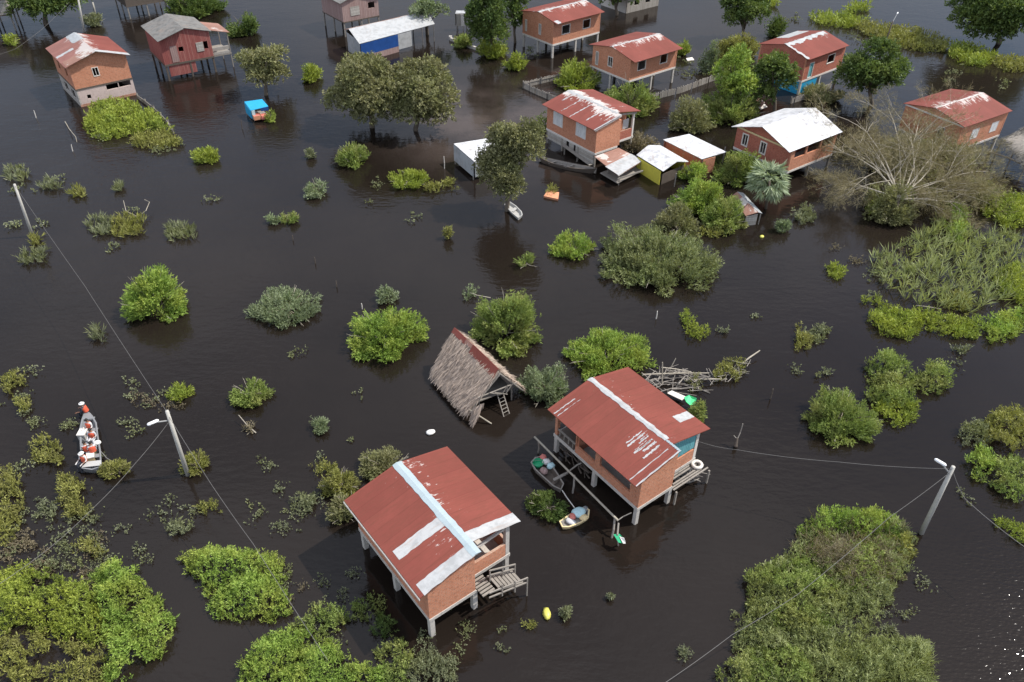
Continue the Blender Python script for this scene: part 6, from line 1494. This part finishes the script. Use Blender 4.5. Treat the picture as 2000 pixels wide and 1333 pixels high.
G5 = 'thickets standing in the flood'
for px, lf, lb, h, kw in [
 ([(-14, 1118), (55, 1092), (110, 1122), (188, 1140), (206, 1195), (203, 1262), (120, 1250), (60, 1225), (-14, 1236)], 'yellow', 'yellowish green thicket filling the bottom left corner', 1.4, dict(dens=1.1, gappy=.15, ragged=.7)),
 ([(-14, 1232), (60, 1222), (125, 1248), (205, 1258), (206, 1345), (-14, 1345)], 'ochre', 'patchy brownish green growth along the bottom left edge', .9, dict(dens=.8, gappy=.4)),
 ([(174, 1118), (222, 1086), (262, 1104), (302, 1150), (342, 1205), (330, 1262), (272, 1302), (218, 1345), (196, 1345), (200, 1240), (182, 1180)], 'bright', 'vivid green thicket right of the yellowish one in the bottom left corner', 1.5, dict(dens=1.25, spiky=.7, gappy=-.15)),
 ([(346, 1078), (420, 1066), (500, 1072), (560, 1084), (556, 1140), (582, 1180), (542, 1208), (470, 1206), (410, 1202), (402, 1160), (366, 1115)], 'bright', 'diamond shaped bright green thicket at lower left', 1.3, dict(dens=1.25, spiky=.7, gappy=-.15)),
 ([(458, 1300), (498, 1246), (560, 1216), (640, 1238), (700, 1284), (752, 1300), (764, 1350), (468, 1350)], 'bright', 'bright green thicket at the bottom edge left of the nearest house', 1.5, dict(dens=1.25, spiky=.7, gappy=-.15)),
 ([(560, 1222), (610, 1184), (650, 1174), (690, 1190), (668, 1236), (600, 1240)], 'green', 'green arm of bushes above the bottom edge thicket', 1.0, dict()),
 ([(672, 1196), (700, 1162), (745, 1150), (752, 1185), (710, 1212)], 'green', 'green bush half in shadow of the nearest house', 1.0, dict()),
 ([(716, 1216), (750, 1194), (778, 1215), (760, 1244), (724, 1238)], 'dark', 'dark bush in the shade left of the front post of the nearest house', .8, dict(gappy=.1)),
 ([(730, 1262), (775, 1238), (818, 1280), (800, 1345), (742, 1345)], 'green', 'green bush at the bottom edge below the nearest house', 1.1, dict()),
 ([(788, 1290), (830, 1268), (895, 1285), (900, 1345), (790, 1345)], 'weed', 'pale round leaved tufts at the bottom edge below the nearest house', .9, dict(gappy=.25)),
 ([(1690, 700), (1735, 690), (1785, 715), (1790, 765), (1740, 780), (1700, 750)], 'green', 'upper lobe of the three lobed shrub at right', 1.3, dict(edge=.8)),
 ([(1782, 735), (1815, 705), (1856, 712), (1862, 750), (1830, 768), (1790, 770)], 'green', 'right lobe of the three lobed shrub at right', 1.1, dict(edge=.8)),
 ([(1684, 766), (1715, 750), (1785, 768), (1790, 792), (1740, 802), (1690, 788)], 'green', 'lower left lobe of the three lobed shrub at right', 1.1, dict(edge=.8)),
 ([(1868, 832), (1910, 818), (1948, 850), (1925, 880), (1880, 868)], 'weed', 'pale tuft left of the thicket above the right lamp post', .8, dict(gappy=.2)),
 ([(1918, 812), (1960, 794), (2012, 805), (2012, 880), (1960, 885), (1925, 862)], 'ochre', 'ochre green thicket at the right edge above the lamp post', 1.3, dict()),
 ([(1884, 890), (1910, 868), (1945, 880), (1948, 930), (1905, 936)], 'bright', 'vivid green stand beside the head of the right lamp post', 1.2, dict()),
 ([(1925, 905), (1965, 885), (2012, 890), (2012, 975), (1960, 980), (1930, 940)], 'green', 'dull green thicket at the right edge beside the lamp post', 1.1, dict()),
 ([(1548, 1050), (1600, 1005), (1752, 1008), (1792, 1052), (1778, 1112), (1742, 1180), (1712, 1238), (1815, 1252), (1832, 1345), (1410, 1345), (1424, 1282), (1452, 1190), (1466, 1112), (1530, 1085)], 'reed', 'low pale growth running the whole length of the lower right thicket', .6, dict(spiky=1.6, wid=.12, size=1.2, gappy=.18, lump=1.3, dens=.65)),
 ([(1555, 1030), (1590, 992), (1650, 985), (1715, 985), (1760, 1012), (1770, 1050), (1700, 1062), (1620, 1060)], 'bright', 'upright bright green growth at the back of the lower right thicket', 1.9, dict(spiky=1.6, dens=1.0, gappy=.1)),
 ([(1565, 1070), (1640, 1050), (1745, 1056), (1765, 1095), (1730, 1140), (1660, 1160), (1590, 1120)], 'dry', 'bare brown stems in the middle of the lower right thicket', 1.6, dict(wid=.035, dens=.5, spiky=.7, size=2.0)),
 ([(1560, 1062), (1640, 1046), (1750, 1052), (1768, 1098), (1725, 1145), (1650, 1165), (1585, 1125)], 'green', 'green leaves under the bare stems of the lower right thicket', 1.1, dict(gappy=.15, dens=.8)),
 ([(1730, 1050), (1775, 1030), (1796, 1052), (1785, 1095), (1745, 1110)], 'ochre', 'ochre clump at the foot of the right lamp post', 1.0, dict()),
 ([(1450, 1118), (1500, 1090), (1565, 1078), (1640, 1130), (1668, 1190), (1618, 1242), (1520, 1232), (1458, 1190)], 'green', 'broad green left part of the lower right thicket', 1.4, dict(gappy=.1)),
 ([(1620, 1165), (1700, 1130), (1760, 1135), (1745, 1185), (1680, 1205)], 'olive', 'olive tufts on the right side of the lower right thicket', .8, dict(gappy=.35)),
 ([(1448, 1205), (1530, 1215), (1630, 1225), (1662, 1250), (1600, 1285), (1500, 1275), (1430, 1268)], 'olive', 'ragged olive growth linking the two parts of the lower right thicket', 1.0, dict(gappy=.25)),
 ([(1404, 1300), (1470, 1250), (1550, 1258), (1600, 1290), (1600, 1350), (1404, 1350)], 'green', 'green thicket at the bottom edge under the cable', 1.6, dict(gappy=.1)),
 ([(1590, 1280), (1650, 1252), (1740, 1240), (1818, 1250), (1838, 1350), (1590, 1350)], 'reed', 'reedy green thicket at the bottom edge right of the cable', 1.6, dict(spiky=1.5, wid=.10, size=1.4, gappy=.12, lump=1.2)),
 ([(1664, 1200), (1720, 1190), (1760, 1215), (1735, 1245), (1680, 1240)], 'weed', 'sparse pale sprigs between the two parts of the lower right thicket', .5, dict(gappy=.6)),
]: patch(px, lf, 'thicket', lb, 'thicket', h, G5, **kw)
RBP = [(1690, 505), (1740, 476), (1800, 446), (1842, 412), (1872, 420), (1905, 448), (1990, 452), (2012, 500), (2012, 560), (1962, 602), (1905, 612), (1842, 602), (1782, 592), (1735, 566), (1702, 545)]
rbed = thing('reed_bed', 'pale green bed of upright reeds at the right edge', 'reed bed', at(1860, 530, 0))
patch(RBP, 'reed', '', '', parent=rbed, part='reeds', h=1.1, blades=1.0, dens=.30, gappy=.95, ragged=.7, lump=1.0, wid=.2)
patch(RBP, 'olive', '', '', parent=rbed, part='undergrowth', h=.3, dens=.22, gappy=1.0, ragged=.9, lump=1.6)

patch([(1545, 1045), (1600, 1000), (1700, 990), (1770, 1030), (1745, 1120), (1650, 1140), (1560, 1100)], 'dry', 'tall_stems', 'thin pale stems standing up through the lower right thicket', 'plant stems', 1.9, None, blades=.8, dens=.2, ragged=1.2, wid=.14)
patch([(1420, 1320), (1500, 1255), (1700, 1250), (1820, 1262), (1825, 1345), (1420, 1345)], 'reed', 'tall_stems', 'thin pale stems standing up through the bottom right thicket', 'plant stems', 1.6, None, blades=.8, dens=.28, ragged=1.0, wid=.14)
def offshoot(label, pts, tuft, group='fallen branches in the water', mat='pale_bark', r=.04, leaf='greygreen'):
    o = thing('branch', label, 'branch', at(pts[0][0], pts[0][1], 0), 0, group)
    MB().tube([at(x, y, z) for x, y, z in pts], [r * (1 - .5 * i / (len(pts) - 1)) for i in range(len(pts))], 5).build('stem', M[mat], o, world=True)
    if tuft: patch(tuft, leaf, '', '', parent=o, h=.5, part='leaves', gappy=.2, ragged=.2)
offshoot('pale leaning branch with a grey tuft behind the domed bush by the thatched hut', [(958, 582, .3), (932, 577, .4), (918, 572, .5)], [(903, 570), (912, 556), (935, 568), (928, 584), (910, 584)])
offshoot('curved bare branch rising above a reedy clump at left', [(268, 424, .1), (246, 412, .5), (241, 392, .9)], None)
offshoot('second curved bare branch beside the reedy clump at left', [(268, 424, .1), (285, 412, .5), (292, 395, .7), (282, 390, .9)], None)
offshoot('dead forked branch lying below the small dense green bush', [(500, 846, .05), (482, 830, .3), (466, 811, .5)], [(468, 838), (490, 828), (506, 842), (488, 850)], leaf='dry')
offshoot('floating bare stick inside the lower edge of the reed bed', [(1790, 597, .1), (1815, 600, .15), (1838, 604, .05)], None)
offshoot('bent bare twig by the mat of plants left of the pink ground floor', [(127, 238, .1), (135, 252, .6), (148, 268, .3), (150, 278, .0)], None)

# ------------------------------------------------------------------ reedy clumps and scattered weed (nobody could count the loose sprigs)
G6 = 'reedy clumps in the open water'
for px, lf, lb in [
 ([(166, 440), (180, 420), (215, 425), (218, 455), (185, 462)], 'weed', 'pale reedy clump, left half of the pair under the curved branches'),
 ([(214, 430), (240, 418), (285, 425), (280, 458), (225, 464)], 'ochre', 'greener reedy clump, right half of the pair under the curved branches'),
 ([(324, 445), (340, 436), (380, 440), (382, 466), (330, 470)], 'weed', 'separate pale reedy clump right of the curved branches'),
 ([(30, 500), (55, 490), (90, 485), (88, 512), (40, 516)], 'weed', 'pale reedy clump below the foot of the far left pole'),
 ([(8, 330), (30, 326), (55, 330), (50, 356), (15, 354)], 'weed', 'pale reedy clump at the top of the far left pole'),
 ([(76, 355), (100, 348), (122, 362), (110, 372), (80, 368)], 'weed', 'low pale clump right of the far left pole'),
 ([(134, 370), (150, 362), (170, 380), (150, 392), (136, 388)], 'ochre', 'low yellowish clump furthest right of the far left pole'),
 ([(222, 360), (232, 354), (244, 362), (240, 374), (225, 372)], 'weed', 'tiny pale clump in open water above the curved branches'),
 ([(55, 462), (80, 458), (82, 478), (60, 480)], 'ochre', 'small yellowish clump at the foot of the far left pole'),
 ([(176, 645), (188, 632), (208, 650), (200, 668), (178, 664)], 'weed', 'tiny pale clump beside the long cable at left'),
]: patch(px, lf, 'reedy_clump', lb, 'reeds', .55, G6, blades=.55, ragged=.1, dens=.8)

def weeds():
    Vs = []
    def scat(cx, cy, rx, ry, n, sz=1.0, tone=(0.2, 0.9)):
        P = []; n = max(2, int(n * .6))
        while len(P) < n:
            a_ = random.uniform(0, 6.283); r = math.sqrt(random.random()); x, y = cx + rx * r * math.cos(a_), cy + ry * r * math.sin(a_)
            if len(P) % 5: x, y = lx + random.gauss(0, 9), ly + random.gauss(0, 6)
            else: lx, ly = x, y
            p = at(x, y, 0); P.append((p.x, p.y, .02))
        P = np.array(P); d = np.sqrt((P ** 2).sum(1) + CAM_H ** 2).mean(); s = LS * d * sz
        big = rng.uniform(0, 1, len(P)) ** 2.5 * 1.1 + .28; k = (3 + 12 * big).astype(int)
        idx = np.repeat(np.arange(len(P)), k); B = P[idx]; R = big[idx] * .30 * sz * d / 45
        o2 = rng.normal(0, .5, (len(B), 2)); B = B + np.column_stack([o2 * R[:, None], rng.uniform(0, .5, len(B)) * R])
        A = unit(np.column_stack([o2 * .9, np.full(len(B), .9)]) + rng.normal(0, .2, (len(B), 3))); tn = np.clip(rng.uniform(*tone, len(P))[idx] + rng.normal(0, .1, len(B)), 0, 1)
        Vs.append(leaves(B, A, s * .35, 4, s * .55, .28, .8, tn)); Vs[-1][0][:, 2] = np.maximum(Vs[-1][0][:, 2], .013)
    for a_ in ((310, 790, 85, 75, 34), (300, 760, 50, 40, 22), (30, 800, 60, 120, 36), (110, 900, 110, 90, 40), (110, 1050, 120, 60, 150), (170, 1110, 70, 50, 120, .9), (240, 1060, 60, 60, 26), (360, 1020, 70, 50, 30),
              (560, 960, 90, 90, 60), (620, 1020, 80, 60, 34), (600, 880, 70, 60, 20), (560, 1130, 60, 70, 40), (640, 1150, 80, 50, 30), (640, 1260, 90, 40, 30), (860, 1270, 90, 50, 60), (930, 1240, 70, 40, 22), (870, 1170, 40, 30, 8),
              (60, 420, 60, 90, 26), (150, 380, 90, 50, 12), (260, 460, 140, 60, 14), (350, 400, 80, 40, 8), (210, 240, 40, 40, 4), (560, 560, 320, 160, 12), (800, 420, 160, 80, 10), (640, 740, 120, 60, 8),
              (1690, 1180, 70, 40, 36), (1720, 1215, 70, 50, 40), (1640, 1240, 80, 30, 30), (1780, 1120, 30, 40, 10), (1700, 560, 40, 60, 14), (1720, 520, 40, 30, 20, .8), (1960, 420, 60, 60, 26), (1930, 600, 60, 40, 26), (1760, 720, 120, 80, 12),
              (1480, 650, 90, 60, 8), (1600, 700, 70, 50, 6), (1340, 130, 30, 40, 30, .8), (1420, 150, 30, 50, 20, .8), (1900, 150, 90, 20, 26, .7), (1680, 90, 80, 20, 16, .7), (1560, 30, 60, 20, 14, .7), (1800, 1000, 100, 60, 8), (1940, 960, 60, 60, 12),
              (1120, 60, 80, 20, 10, .7), (1030, 120, 50, 30, 14, .7), (760, 370, 60, 14, 14, .8), (300, 285, 60, 16, 30, .8), (740, 840, 110, 40, 6), (1080, 1260, 120, 50, 8), (1420, 1240, 60, 40, 10)): scat(*a_)
    V, Q, T = mass(Vs); tag(np_mesh('water_weed', V, Q, L_['weed'], T), 'loose pale sprigs of weed scattered over the flood water', 'water weed', None, 'stuff')
    Vs.clear()
    for a_ in ((110, 1080, 110, 50, 160, .9), (190, 1150, 40, 40, 60, .9), (560, 1150, 30, 40, 26, .8), (1680, 1130, 90, 30, 40, .9), (300, 790, 40, 30, 40, .8), (1660, 520, 50, 50, 26, .7), (1740, 505, 30, 20, 30, .7)): scat(*a_, tone=(0, .6))
    V, Q, T = mass(Vs); tag(np_mesh('dead_weed', V, Q, L_['dry'], T), 'brown dead weed stems between the living plants', 'dead weed', None, 'stuff')
weeds()
